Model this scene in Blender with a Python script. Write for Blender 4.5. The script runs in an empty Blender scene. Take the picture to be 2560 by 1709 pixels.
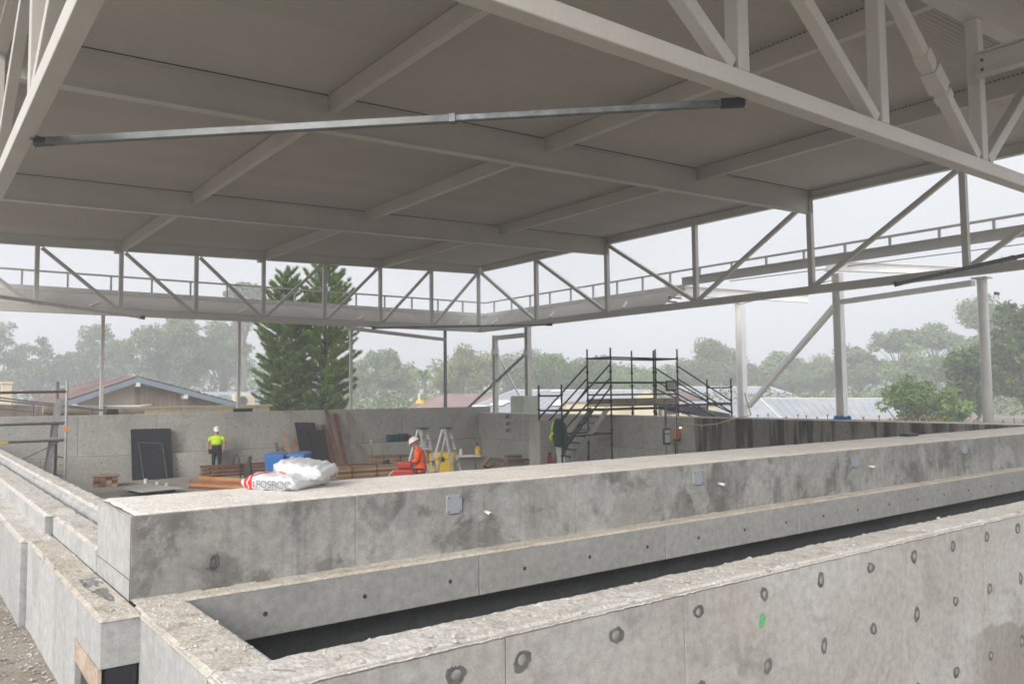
import bpy, math, random
import numpy as np
from mathutils import Vector, Matrix, Quaternion

random.seed(11)
rng = np.random.default_rng(11)
scene = bpy.context.scene
col = scene.collection
K = 1.2        # metres per layout unit
Z0 = 2.29      # the pool floor (layout z = -2.29) is world z = 0


def W(p):
    """layout point -> world point in metres"""
    return Vector((p[0] * K, p[1] * K, (p[2] + Z0) * K))


# ------------------------------------------------------------------ camera
cam_data = bpy.data.cameras.new('camera')
cam_data.sensor_width = 36.0
cam_data.lens = 28.4567
cam_data.clip_start = 0.05
cam_data.clip_end = 3000.0
cam = bpy.data.objects.new('camera', cam_data)
col.objects.link(cam)
_M = [[0.7978755, -0.6027349, -0.0102628], [-0.0299898, -0.0566912, 0.9979412], [0.6020758, 0.7959251, 0.0633084]]
cam.matrix_world = Matrix(((_M[0][0], _M[1][0], -_M[2][0], 0.0),
                           (_M[0][1], _M[1][1], -_M[2][1], 0.0),
                           (_M[0][2], _M[1][2], -_M[2][2], Z0 * K),
                           (0, 0, 0, 1)))
scene.camera = cam

# ------------------------------------------------------------------ overcast sky
SUN_EL = math.radians(27)
SKY_H = 1.78
SUN_AZ = Vector((-0.90, -0.43))          # towards the brightest part of the cloud cover
world = bpy.data.worlds.new('World')
scene.world = world
world.use_nodes = True
wn = world.node_tree
for n in list(wn.nodes):
    wn.nodes.remove(n)
w_out = wn.nodes.new('ShaderNodeOutputWorld')
w_bg = wn.nodes.new('ShaderNodeBackground')
w_sky = wn.nodes.new('ShaderNodeTexSky')
w_sky.sky_type = 'NISHITA'
w_sky.sun_disc = False
w_sky.sun_elevation = SUN_EL
w_sky.sun_rotation = math.atan2(SUN_AZ.x, SUN_AZ.y)
w_sky.dust_density = 6.0
w_hsv = wn.nodes.new('ShaderNodeHueSaturation')
w_hsv.inputs['Saturation'].default_value = 0.12
w_mix = wn.nodes.new('ShaderNodeMix')
w_mix.data_type = 'RGBA'
w_mix.inputs[0].default_value = 0.97      # the cloud layer hides most of the clear sky
# overcast sky: brighter towards the zenith than at the horizon
w_tc = wn.nodes.new('ShaderNodeTexCoord')
w_sep = wn.nodes.new('ShaderNodeSeparateXYZ')
w_mr = wn.nodes.new('ShaderNodeMapRange')
w_mr.inputs[1].default_value = 0.0
w_mr.inputs[2].default_value = 1.0
w_mr.inputs[3].default_value = SKY_H
w_mr.inputs[4].default_value = SKY_H * 3.4
w_sc = wn.nodes.new('ShaderNodeVectorMath')
w_sc.operation = 'SCALE'
w_sc.inputs[0].default_value = (.955, .985, 1.04)
w_bg.inputs['Strength'].default_value = 0.10
wn.links.new(w_tc.outputs['Generated'], w_sep.inputs[0])
wn.links.new(w_sep.outputs[2], w_mr.inputs[0])
w_cl = wn.nodes.new('ShaderNodeTexNoise')       # faint cloud structure all round
w_cl.inputs['Scale'].default_value = 2.6
w_cl.inputs['Detail'].default_value = 5
w_cr = wn.nodes.new('ShaderNodeMapRange')
w_cr.inputs[1].default_value = .3
w_cr.inputs[2].default_value = .7
w_cr.inputs[3].default_value = .90
w_cr.inputs[4].default_value = 1.06
w_mu = wn.nodes.new('ShaderNodeMath')
w_mu.operation = 'MULTIPLY'
wn.links.new(w_tc.outputs['Generated'], w_cl.inputs['Vector'])
wn.links.new(w_cl.outputs['Fac'], w_cr.inputs[0])
wn.links.new(w_mr.outputs[0], w_mu.inputs[0])
wn.links.new(w_cr.outputs[0], w_mu.inputs[1])
wn.links.new(w_mu.outputs[0], w_sc.inputs['Scale'])
wn.links.new(w_sc.outputs[0], w_mix.inputs[7])
wn.links.new(w_sky.outputs[0], w_hsv.inputs['Color'])
wn.links.new(w_hsv.outputs[0], w_mix.inputs[6])
wn.links.new(w_mix.outputs[2], w_bg.inputs['Color'])
wn.links.new(w_bg.outputs[0], w_out.inputs['Surface'])

sun_data = bpy.data.lights.new('sun', 'SUN')
sun_data.energy = 1.5
sun_data.angle = math.radians(29)
sun_data.color = (1.0, 0.955, 0.89)
sun = bpy.data.objects.new('sun', sun_data)
col.objects.link(sun)
_d = Vector((SUN_AZ.x * math.cos(SUN_EL), SUN_AZ.y * math.cos(SUN_EL), math.sin(SUN_EL)))
sun.rotation_euler = _d.to_track_quat('Z', 'Y').to_euler()
sun.location = (-20, -10, 30)

scene.view_settings.view_transform = 'Standard'
scene.view_settings.look = 'None'
scene.view_settings.gamma = 1.0
scene.view_settings.use_curve_mapping = False
scene.view_settings.exposure = 1.66
scene.render.engine = 'CYCLES'
scene.cycles.use_denoising = True
scene.cycles.filter_width = 1.7
scene.cycles.use_adaptive_sampling = True
scene.cycles.adaptive_threshold = 0.02
scene.cycles.max_bounces = 7
scene.cycles.diffuse_bounces = 5
scene.cycles.volume_bounces = 2
scene.cycles.transparent_max_bounces = 8
scene.cycles.caustics_reflective = False
scene.cycles.caustics_refractive = False


# ------------------------------------------------------------------ node helpers
def _set(node, key, val):
    s = node.inputs[key]
    if hasattr(val, 'is_linked') or isinstance(val, bpy.types.NodeSocket):
        node.id_data.links.new(val, s)
    else:
        if isinstance(val, (tuple, list)) and len(val) == 3 and s.type == 'RGBA':
            val = (*val, 1)
        s.default_value = val


class NT:
    def __init__(self, name):
        self.m = bpy.data.materials.new(name)
        self.m.use_nodes = True
        self.t = self.m.node_tree
        self.b = self.t.nodes['Principled BSDF']
        self.pos = None

    def n(self, typ, **kw):
        nd = self.t.nodes.new(typ)
        for k, v in kw.items():
            setattr(nd, k, v)
        return nd

    def P(self):
        if self.pos is None:
            self.pos = self.n('ShaderNodeNewGeometry').outputs['Position']
        return self.pos

    def map(self, scale, vec=None, rot=(0, 0, 0)):
        nd = self.n('ShaderNodeMapping')
        _set(nd, 'Vector', vec if vec is not None else self.P())
        nd.inputs['Scale'].default_value = scale
        nd.inputs['Rotation'].default_value = rot
        return nd.outputs[0]

    def noise(self, scale, detail=4, rough=.55, vec=None, dist=0.0):
        nd = self.n('ShaderNodeTexNoise')
        _set(nd, 'Vector', vec if vec is not None else self.P())
        nd.inputs['Scale'].default_value = scale
        nd.inputs['Detail'].default_value = detail
        nd.inputs['Roughness'].default_value = rough
        nd.inputs['Distortion'].default_value = dist
        return nd.outputs['Fac']

    def voro(self, scale, vec=None, feature='F1', out='Distance', rnd=1.0):
        nd = self.n('ShaderNodeTexVoronoi', feature=feature)
        _set(nd, 'Vector', vec if vec is not None else self.P())
        nd.inputs['Scale'].default_value = scale
        nd.inputs['Randomness'].default_value = rnd
        return nd.outputs[out]

    def ramp(self, fac, a, b, lo=0.0, hi=1.0):
        nd = self.n('ShaderNodeMapRange', interpolation_type='SMOOTHSTEP')
        _set(nd, 0, fac)
        nd.inputs[1].default_value = a
        nd.inputs[2].default_value = b
        nd.inputs[3].default_value = lo
        nd.inputs[4].default_value = hi
        return nd.outputs[0]

    def math(self, op, a, b=0.0, clamp=False):
        nd = self.n('ShaderNodeMath', operation=op, use_clamp=clamp)
        _set(nd, 0, a)
        _set(nd, 1, b)
        return nd.outputs[0]

    def mix(self, fac, a, b, blend='MIX'):
        nd = self.n('ShaderNodeMix', data_type='RGBA', blend_type=blend)
        _set(nd, 0, fac)
        _set(nd, 6, a)
        _set(nd, 7, b)
        return nd.outputs[2]

    def scale(self, c, fac):
        """multiply a colour by a scalar socket"""
        nd = self.n('ShaderNodeVectorMath', operation='SCALE')
        _set(nd, 0, c)
        _set(nd, 'Scale', fac)
        return nd.outputs[0]

    def rand(self):
        return self.n('ShaderNodeObjectInfo').outputs['Random']

    def sep(self):
        nd = self.n('ShaderNodeSeparateXYZ')
        _set(nd, 0, self.P())
        return nd.outputs

    def bump(self, h, strength=.3, dist=.01):
        nd = self.n('ShaderNodeBump')
        _set(nd, 'Height', h)
        nd.inputs['Strength'].default_value = strength
        nd.inputs['Distance'].default_value = dist
        _set(self.b, 'Normal', nd.outputs[0])

    def done(self, color, rough=.8, metal=0.0, spec=.35):
        _set(self.b, 'Base Color', color)
        _set(self.b, 'Roughness', rough)
        self.b.inputs['Metallic'].default_value = metal
        self.b.inputs['Specular IOR Level'].default_value = spec
        return self.m


def paint(name, c, var=.06, rough=.5, metal=0.0, scale=2.5, dirt=.0, bump=0.0, spec=.4, objvar=.04):
    t = NT(name)
    f = t.ramp(t.noise(scale, 5), .3, .7, 1 - var, 1 + var)
    f = t.math('MULTIPLY', f, t.ramp(t.noise(scale * 25, 2), .3, .7, 1 - var * .5, 1 + var * .5))
    f = t.math('MULTIPLY', f, t.ramp(t.rand(), 0, 1, 1 - objvar, 1 + objvar))
    cc = t.scale((*c,), f)
    if dirt:
        d = t.ramp(t.noise(scale * 1.7, 6, .7, vec=t.map((1, 1, .35))), .52, .72, 0, dirt)
        cc = t.mix(d, cc, (c[0] * .35, c[1] * .31, c[2] * .27))
    if bump:
        t.bump(t.noise(scale * 12, 3), bump, .004)
    return t.done(cc, rough, metal, spec)


def concrete(name, base, dark, light, blot=.5, streak=.4, fine=.14, bump=.35, rough=.88, sscale=6.0,
             pits=.5, warm=(.36, .28, .2), warmf=.18, wash=0.0, objvar=.05, big=.8, gate=(.4, .62), lines=0.0, damp=False, sr=(.5, .68)):
    t = NT(name)
    p = t.P()
    a = t.ramp(t.noise(big, 6, .62), .38, .66, 0, blot)
    c = t.mix(a, base, light)
    d = t.ramp(t.noise(big * 1.9, 7, .68, dist=.6), .5, .68, 0, blot)
    c = t.mix(d, c, dark)
    sv = t.map((sscale, sscale, sscale * .09))
    s = t.math('MULTIPLY', t.ramp(t.noise(1.0, 5, .6, vec=sv), sr[0], sr[1], 0, 1),
               t.ramp(t.noise(big * .8, 3), gate[0], gate[1], 0, streak))
    c = t.mix(s, c, dark)
    if lines:
        ln = t.ramp(t.noise(1.0, 4, .6, vec=t.map((26, 26, .8))), .5, .75, 0, lines)
        c = t.mix(ln, c, light)
        ln2 = t.ramp(t.noise(1.0, 4, .65, vec=t.map((19, 19, .55))), .56, .72, 0, lines)
        c = t.mix(ln2, c, dark)
    if wash:
        w = t.math('MULTIPLY', t.ramp(t.noise(1.0, 6, .7, vec=t.map((1.1, 1.1, 1.3)), dist=.35), .50, .585, 0, 1),
                   t.ramp(t.noise(1.0, 4, .6, vec=t.map((6, 6, 1.4))), .3, .65, .5, 1))
        c = t.mix(t.math('MULTIPLY', w, wash), c, dark)
        w2 = t.ramp(t.noise(1.0, 5, .65, vec=t.map((1.4, 1.4, 1.0)), dist=.5), .55, .60, 0, wash * .75)
        c = t.mix(w2, c, light)
    if damp:      # brown damp patch left by soil against the foot of the wall, with its own ragged outline
        xyz = t.sep()
        zz = t.math('ADD', xyz[2], t.math('MULTIPLY', t.math('SUBTRACT', t.noise(1.1, 4), .5), .55))
        dm = t.math('MULTIPLY', t.ramp(zz, .10, .14, .5, 0), t.ramp(xyz[0], 8.6, 9.6, 0, 1))
        c = t.mix(dm, c, (.165, .138, .115))
    wf = t.ramp(t.noise(big * 2.6, 4), .56, .74, 0, warmf)
    c = t.mix(wf, c, warm)
    f = t.math('MULTIPLY', t.ramp(t.noise(13, 5, .6), .25, .75, 1 - fine, 1 + fine),
               t.ramp(t.noise(95, 3, .6), .25, .75, 1 - fine * .8, 1 + fine * .8))
    f = t.math('MULTIPLY', f, t.ramp(t.rand(), 0, 1, 1 - objvar, 1 + objvar))
    if pits:
        pv = t.ramp(t.voro(21), .05, .11, 1 - pits, 1)
        gate = t.ramp(t.noise(7, 2), .5, .56, 1, 0)
        pit = t.math('MAXIMUM', pv, gate)
        f = t.math('MULTIPLY', f, pit)
    c = t.scale(c, f)
    h = t.math('ADD', t.math('MULTIPLY', t.noise(28, 5, .62), .6), t.math('MULTIPLY', t.noise(4, 3), .8))
    t.bump(h, bump, .008)
    return t.done(c, rough, 0, .25)


def rubble_mat(name, c1, c2, c3):
    t = NT(name)
    c = t.mix(t.ramp(t.noise(1.7, 6, .65), .36, .64), c1, c2)
    c = t.mix(t.ramp(t.noise(5.5, 6, .7, dist=.5), .52, .66, 0, .75), c, c3)
    f = t.math('MULTIPLY', t.ramp(t.noise(38, 5, .7), .25, .75, .80, 1.26), t.ramp(t.noise(150, 3, .7), .25, .75, .85, 1.2))
    v = t.voro(34)
    f = t.math('MULTIPLY', f, t.ramp(v, .0, .6, 1.06, .94))
    c = t.scale(c, f)
    h = t.math('ADD', t.math('MULTIPLY', t.noise(40, 6, .7), 1.0), t.math('MULTIPLY', v, -.8))
    t.bump(h, .45, .015)
    return t.done(c, .95, 0, .15)


def wood_mat(name, c1, c2, scale=1.0, rough=.75):
    t = NT(name)
    oc = t.n('ShaderNodeTexCoord').outputs['Object']
    g = t.noise(1.0, 5, .6, vec=t.map((3 * scale, 34 * scale, 34 * scale), vec=oc), dist=.3)
    c = t.mix(t.ramp(g, .3, .7), c1, c2)
    f = t.math('MULTIPLY', t.ramp(t.noise(2.2, 4), .3, .7, .82, 1.15), t.ramp(t.rand(), 0, 1, .72, 1.22))
    c = t.scale(c, f)
    t.bump(g, .15, .003)
    return t.done(c, rough, 0, .25)


MAT = {}
MAT['beam'] = concrete('weathered_formed_concrete', (.245, .235, .222), (.095, .092, .086), (.38, .375, .362), blot=.6, streak=.4, wash=.64, big=.55, lines=.16)
MAT['ledge'] = concrete('smooth_grey_concrete', (0.311, 0.306, 0.293), (0.207, 0.202, 0.193), (0.400, 0.392, 0.372), blot=.35, streak=.15, big=.5)
MAT['near'] = concrete('tie_hole_wall_concrete', (0.371, 0.350, 0.327), (0.261, 0.243, 0.229), (0.456, 0.449, 0.437), blot=.75, streak=.45, big=.6, warm=(.40, .335, .285), warmf=.28, lines=.24, damp=True)
MAT['white'] = concrete('sky_lit_formed_concrete', (0.379, 0.379, 0.377), (0.225, 0.223, 0.215), (0.481, 0.481, 0.481), blot=.5, streak=.38, big=.9, warmf=.06, lines=.35)  # for left faces; the sky light on them is put into the colour
MAT['far'] = concrete('pool_wall_concrete', (0.418, 0.411, 0.386), (0.284, 0.278, 0.260), (0.535, 0.524, 0.498), blot=.5, streak=.3, big=.45, pits=.2)
MAT['stained'] = concrete('rain_streaked_concrete', (0.222, 0.208, 0.193), (0.065, 0.061, 0.058), (0.292, 0.281, 0.263), blot=.35, streak=1.0, sscale=3.2, big=.4, warmf=.35, gate=(-1, -.5), lines=.3, sr=(.46, .58))
MAT['trench'] = concrete('dark_trench_concrete', (.085, .088, .088), (.045, .047, .047), (.12, .122, .12), blot=.5, streak=.3, big=.5, rough=.7)  # darker grey throughout, for trench faces and wall cores
MAT['floor'] = concrete('pool_floor_concrete', (0.305, 0.280, 0.247), (0.195, 0.179, 0.159), (0.390, 0.364, 0.325), blot=.5, streak=0.0, big=.35, pits=0)
MAT['crust'] = rubble_mat('dusty_broken_concrete', (.49, .455, .415), (.56, .53, .495), (.36, .32, .285))
MAT['crust_sand'] = rubble_mat('sandy_broken_concrete', (.44, .395, .33), (.51, .47, .41), (.32, .27, .22))
MAT['dust'] = rubble_mat('sand_dusted_screed', (.70, .655, .60), (.76, .72, .675), (.58, .53, .47))
MAT['chip'] = rubble_mat('concrete_chips', (.40, .37, .33), (.52, .495, .46), (.24, .21, .185))
MAT['ground'] = rubble_mat('site_ground', (.245, .21, .172), (.31, .28, .24), (.17, .145, .12))
MAT['mortar'] = paint('dark_repair_mortar', (.115, .115, .113), .35, .9, scale=9, bump=.5)
MAT['mortar_plug'] = paint('pale_mortar_plug', (.255, .245, .23), .2, .9, scale=14, bump=.5)
MAT['hole'] = paint('dark_hole_and_shadow_gap', (.05, .047, .043), .1, .95)  # also colours the strips drawn as shadow gaps under the roof sheets
MAT['steel'] = paint('off_white_painted_steel', (.50, .475, .44), .05, .42, scale=.8)
MAT['steel_t'] = paint('edge_lit_painted_steel', (.60, .59, .57), .05, .42, scale=.8)  # lighter copy of the roof steel; outside light put into its colour
MAT['steel_w'] = paint('white_painted_steel', (.86, .86, .84), .05, .42, scale=.8, dirt=.12)
MAT['sheet'] = paint('off_white_roof_sheeting', (.47, .44, .40), .04, .38, scale=.4, objvar=.03)
MAT['galv'] = paint('galvanised_steel', (.15, .157, .162), .2, .45, .4, scale=3)
MAT['galv_dark'] = paint('dark_galvanised_steel', (.16, .175, .185), .25, .4, .6, scale=8)
MAT['scaf'] = paint('dark_scaffold_tube', (.035, .042, .055), .3, .5, .3, scale=6)
MAT['alu'] = paint('aluminium', (.5, .5, .5), .12, .4, .6, scale=6)
MAT['black'] = paint('black_plastic_sheet', (.018, .02, .026), .3, .35, scale=5, bump=.4)
MAT['blackm'] = paint('black_form_face', (.016, .018, .024), .4, .45, scale=6, dirt=.0)
MAT['white_p'] = paint('white_plastic', (.72, .72, .70), .04, .5)
MAT['white_dull'] = paint('dull_white_plastic', (.52, .52, .50), .06, .5)
MAT['grey_plate'] = paint('grey_plastic_cover', (.30, .325, .36), .05, .5, scale=9)
MAT['wood_red'] = wood_mat('red_brown_hardwood', (.155, .065, .038), (.27, .125, .075))
MAT['wood_tan'] = wood_mat('tan_sawn_timber', (.33, .21, .12), (.45, .31, .19))
MAT['wood_or'] = wood_mat('orange_timber', (.42, .185, .075), (.55, .27, .12))
MAT['wood_gr'] = wood_mat('weathered_timber', (.20, .155, .115), (.30, .245, .19))
MAT['ply'] = wood_mat('weathered_plywood', (.36, .25, .16), (.46, .40, .36), .6)
MAT['cap_y'] = paint('yellow_plastic', (.75, .50, .045), .06, .45)
MAT['rust'] = paint('rusty_bar', (.12, .06, .035), .3, .85, scale=20)
MAT['blue'] = paint('blue_plastic', (.035, .16, .47), .06, .4, scale=5)
MAT['red'] = paint('red_plastic', (.42, .035, .03), .1, .4)
MAT['teal'] = paint('teal_plastic', (.018, .085, .105), .08, .45)
MAT['navy'] = paint('dark_teal_plastic', (.025, .05, .07), .08, .45)
MAT['gre_j'] = paint('dark_green_cloth', (.012, .045, .04), .2, .9, scale=12, bump=.6)
MAT['hiviz'] = paint('lime_yellow_cloth', (.55, .80, .02), .1, .85, scale=10, bump=.3)
MAT['hivizo'] = paint('orange_cloth', (.85, .115, .02), .1, .85, scale=10, bump=.3)
MAT['cloth_k'] = paint('black_cloth', (.012, .013, .016), .2, .9, scale=12, bump=.3)
MAT['skin'] = paint('skin', (.42, .22, .15), .06, .55, scale=12)
MAT['helmet'] = paint('white_helmet', (.78, .78, .76), .03, .3)
MAT['green_box'] = paint('green_steel', (.03, .13, .075), .08, .45)
MAT['orange_l'] = paint('orange_plastic', (.80, .32, .10), .06, .5)
MAT['lens'] = paint('grey_lamp_glass', (.36, .36, .33), .1, .25)
MAT['tarp'] = paint('pale_green_wrap', (.56, .66, .54), .08, .6)
MAT['wire'] = paint('pale_cable', (.62, .58, .42), .1, .6)
MAT['rope'] = paint('blue_rope', (.03, .25, .55), .15, .8, scale=30)


# ------------------------------------------------------------------ mesh helpers
class MB:
    def __init__(self):
        self.v, self.f = [], []

    def add(self, vs, fs):
        o = len(self.v)
        self.v.extend([tuple(map(float, p)) for p in vs])
        self.f.extend([tuple(i + o for i in q) for q in fs])
        return self

    def box(self, x0, x1, y0, y1, z0, z1):
        return self.add([(x0, y0, z0), (x1, y0, z0), (x1, y1, z0), (x0, y1, z0),
                         (x0, y0, z1), (x1, y0, z1), (x1, y1, z1), (x0, y1, z1)],
                        [(0, 3, 2, 1), (4, 5, 6, 7), (0, 1, 5, 4), (1, 2, 6, 5), (2, 3, 7, 6), (3, 0, 4, 7)])

    def hexa(self, b, t):
        """eight corners: bottom four, top four, same winding"""
        return self.add(list(b) + list(t),
                        [(0, 3, 2, 1), (4, 5, 6, 7), (0, 1, 5, 4), (1, 2, 6, 5), (2, 3, 7, 6), (3, 0, 4, 7)])

    def bar(self, p, q, w, h, up=(0, 0, 1)):
        p, q = Vector(p), Vector(q)
        d = (q - p).normalized()
        u = Vector(up)
        s = d.cross(u)
        if s.length < 1e-4:
            s = d.cross(Vector((0, 1, 0)))
        s.normalize()
        u = s.cross(d).normalized()
        c = [(-.5, -.5), (.5, -.5), (.5, .5), (-.5, .5)]
        r = [p + s * (a * w) + u * (b * h) for a, b in c] + [q + s * (a * w) + u * (b * h) for a, b in c]
        return self.add(r, [(3, 2, 1, 0), (4, 5, 6, 7), (0, 1, 5, 4), (1, 2, 6, 5), (2, 3, 7, 6), (3, 0, 4, 7)])

    def tube(self, p, q, r, n=8, r2=None, caps=True):
        p, q = Vector(p), Vector(q)
        r2 = r if r2 is None else r2
        d = (q - p).normalized()
        s = d.orthogonal().normalized()
        t = d.cross(s)
        vs = []
        for c, rr in ((p, r), (q, r2)):
            for i in range(n):
                a = 2 * math.pi * i / n
                vs.append(c + s * (rr * math.cos(a)) + t * (rr * math.sin(a)))
        fs = [(i, (i + 1) % n, n + (i + 1) % n, n + i) for i in range(n)]
        if caps:
            fs += [tuple(range(n - 1, -1, -1)), tuple(range(n, 2 * n))]
        return self.add(vs, fs)

    def path(self, pts, r, n=6, taper=None):
        pts = [Vector(p) for p in pts]
        m = len(pts)
        vs, fs = [], []
        ref = Vector((0.31, 0.17, 0.93))
        for k, p in enumerate(pts):
            d = (pts[min(k + 1, m - 1)] - pts[max(k - 1, 0)]).normalized()
            s = d.cross(ref)
            if s.length < 1e-3:
                s = d.orthogonal()
            s.normalize()
            t = d.cross(s)
            rr = r if taper is None else r + (taper - r) * k / (m - 1)
            for i in range(n):
                a = 2 * math.pi * i / n
                vs.append(p + s * (rr * math.cos(a)) + t * (rr * math.sin(a)))
        for k in range(m - 1):
            for i in range(n):
                fs.append((k * n + i, k * n + (i + 1) % n, (k + 1) * n + (i + 1) % n, (k + 1) * n + i))
        fs += [tuple(range(n - 1, -1, -1)), tuple(range((m - 1) * n, m * n))]
        return self.add(vs, fs)

    def lathe(self, c, prof, n=16, axis='z'):
        vs, fs = [], []
        m = len(prof)
        for r, z in prof:
            for i in range(n):
                a = 2 * math.pi * i / n
                x, y = r * math.cos(a), r * math.sin(a)
                q = (x, y, z) if axis == 'z' else ((z, x, y) if axis == 'x' else (x, z, y))
                vs.append((c[0] + q[0], c[1] + q[1], c[2] + q[2]))
        for k in range(m - 1):
            for i in range(n):
                fs.append((k * n + i, k * n + (i + 1) % n, (k + 1) * n + (i + 1) % n, (k + 1) * n + i))
        fs += [tuple(range(n - 1, -1, -1)), tuple(range((m - 1) * n, m * n))]
        return self.add(vs, fs)

    def prism(self, poly, a, b, axis):
        """polygon extruded along an axis; poly holds the two other coordinates in order"""
        n = len(poly)

        def P(u, w, t):
            return {'x': (t, u, w), 'y': (u, t, w), 'z': (u, w, t)}[axis]
        vs = [P(u, w, a) for u, w in poly] + [P(u, w, b) for u, w in poly]
        fs = [(i, (i + 1) % n, n + (i + 1) % n, n + i) for i in range(n)]
        fs += [tuple(range(n - 1, -1, -1)), tuple(range(n, 2 * n))]
        return self.add(vs, fs)

    def ibeam(self, p, q, d, w, tf=.02, tw=.014):
        """p, q: middle of the TOP of the beam at both ends"""
        p, q = Vector(p), Vector(q)
        z = Vector((0, 0, 1))
        self.bar(p - z * (tf / 2), q - z * (tf / 2), w, tf)
        self.bar(p - z * (d / 2), q - z * (d / 2), tw, d - 2 * tf - .002)
        self.bar(p - z * (d - tf / 2), q - z * (d - tf / 2), w, tf)
        return self

    def blob(self, c, r, seed=0, n=10, m=7, amp=.12, sq=(1, 1, 1)):
        rs = np.random.default_rng(seed)
        ph = rs.uniform(0, 6.28, 6)
        vs, fs = [], []
        for k in range(m):
            th = math.pi * (k + .5) / m
            for i in range(n):
                a = 2 * math.pi * i / n
                d = Vector((math.sin(th) * math.cos(a), math.sin(th) * math.sin(a), math.cos(th)))
                rr = 1 + amp * (math.sin(3 * d.x + ph[0]) + math.sin(4 * d.y + ph[1]) + math.sin(5 * d.z + ph[2])) * .6
                vs.append((c[0] + d.x * r * rr * sq[0], c[1] + d.y * r * rr * sq[1], c[2] + d.z * r * rr * sq[2]))
        for k in range(m - 1):
            for i in range(n):
                fs.append((k * n + i, (k + 1) * n + i, (k + 1) * n + (i + 1) % n, k * n + (i + 1) % n))
        fs += [tuple(range(n)), tuple(range(m * n - 1, (m - 1) * n - 1, -1))]
        return self.add(vs, fs)

    def build(self, name, mat, parent=None, smooth=False, bevel=0.0, origin=None, **tags):
        return mesh_obj(name, np.array(self.v), self.f, mat, parent, smooth, bevel, origin, **tags)


def tag(o, label=None, cat=None, group=None, kind=None):
    if label:
        o['label'] = label
    if cat:
        o['category'] = cat
    if group:
        o['group'] = group
    if kind:
        o['kind'] = kind
    return o


def mesh_obj(name, v, f, mat, parent=None, smooth=False, bevel=0.0, origin=None, **tags):
    v = np.asarray(v, dtype=float) * K
    v[:, 2] += Z0 * K
    me = bpy.data.meshes.new(name)
    o = bpy.data.objects.new(name, me)
    if origin is not None:
        org = np.array(W(origin))
    elif parent is not None:
        org = np.array(parent['_w'])
    else:
        org = np.array([(v[:, 0].min() + v[:, 0].max()) / 2, (v[:, 1].min() + v[:, 1].max()) / 2, v[:, 2].min()])
    me.from_pydata((v - org).tolist(), [], f)
    me.materials.append(MAT[mat] if isinstance(mat, str) else mat)
    if smooth:
        me.polygons.foreach_set('use_smooth', [True] * len(me.polygons))
    me.update()
    col.objects.link(o)
    if parent is not None:
        o.parent = parent
        o.location = Vector(org) - Vector(parent['_w'])
    else:
        o.location = org
    o['_w'] = [float(c) for c in org]
    if bevel:
        b = o.modifiers.new('bevel', 'BEVEL')
        b.width = bevel * K
        b.segments = 2
        b.limit_method = 'ANGLE'
    if tags.get('cat') and not tags.get('kind'):
        tags['kind'] = 'thing'
    tag(o, **tags)
    return o


def thing(name, loc, label, cat, group=None, kind=None):
    o = bpy.data.objects.new(name, None)
    o.empty_display_size = .2
    col.objects.link(o)
    w = W(loc)
    o.location = w
    o['_w'] = [float(c) for c in w]
    return tag(o, label, cat, group, kind or 'thing')


def copy_piece(src, delta, parent=None, rot=None, scale=None):
    """a copy of one mesh piece that shares its mesh data; delta in layout units"""
    o = src.copy()
    col.objects.link(o)
    d = Vector(delta) * K
    pw = Vector(parent['_w']) if parent is not None else Vector((0, 0, 0))
    w = Vector(src['_w']) + d
    o.parent = parent
    o.location = w - pw
    o['_w'] = [float(c) for c in w]
    if rot is not None:
        o.rotation_euler = rot
    if scale is not None:
        o.scale = scale
    return o


def vnoise(x, y, seed=0):
    """cheap smooth 2-D value noise on arrays"""
    x = np.asarray(x, float)
    y = np.asarray(y, float)

    def h(i, j):
        n = np.sin(i * 127.1 + j * 311.7 + seed * 74.7) * 43758.5453
        return n - np.floor(n)
    xi, yi = np.floor(x), np.floor(y)
    xf, yf = x - xi, y - yi
    u, w = xf * xf * (3 - 2 * xf), yf * yf * (3 - 2 * yf)
    return (h(xi, yi) * (1 - u) + h(xi + 1, yi) * u) * (1 - w) + (h(xi, yi + 1) * (1 - u) + h(xi + 1, yi + 1) * u) * w


def fbm(x, y, seed=0, o=4):
    s, a = 0, .5
    for k in range(o):
        s = s + a * vnoise(x * 2 ** k, y * 2 ** k, seed + k * 13)
        a *= .5
    return s


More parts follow.
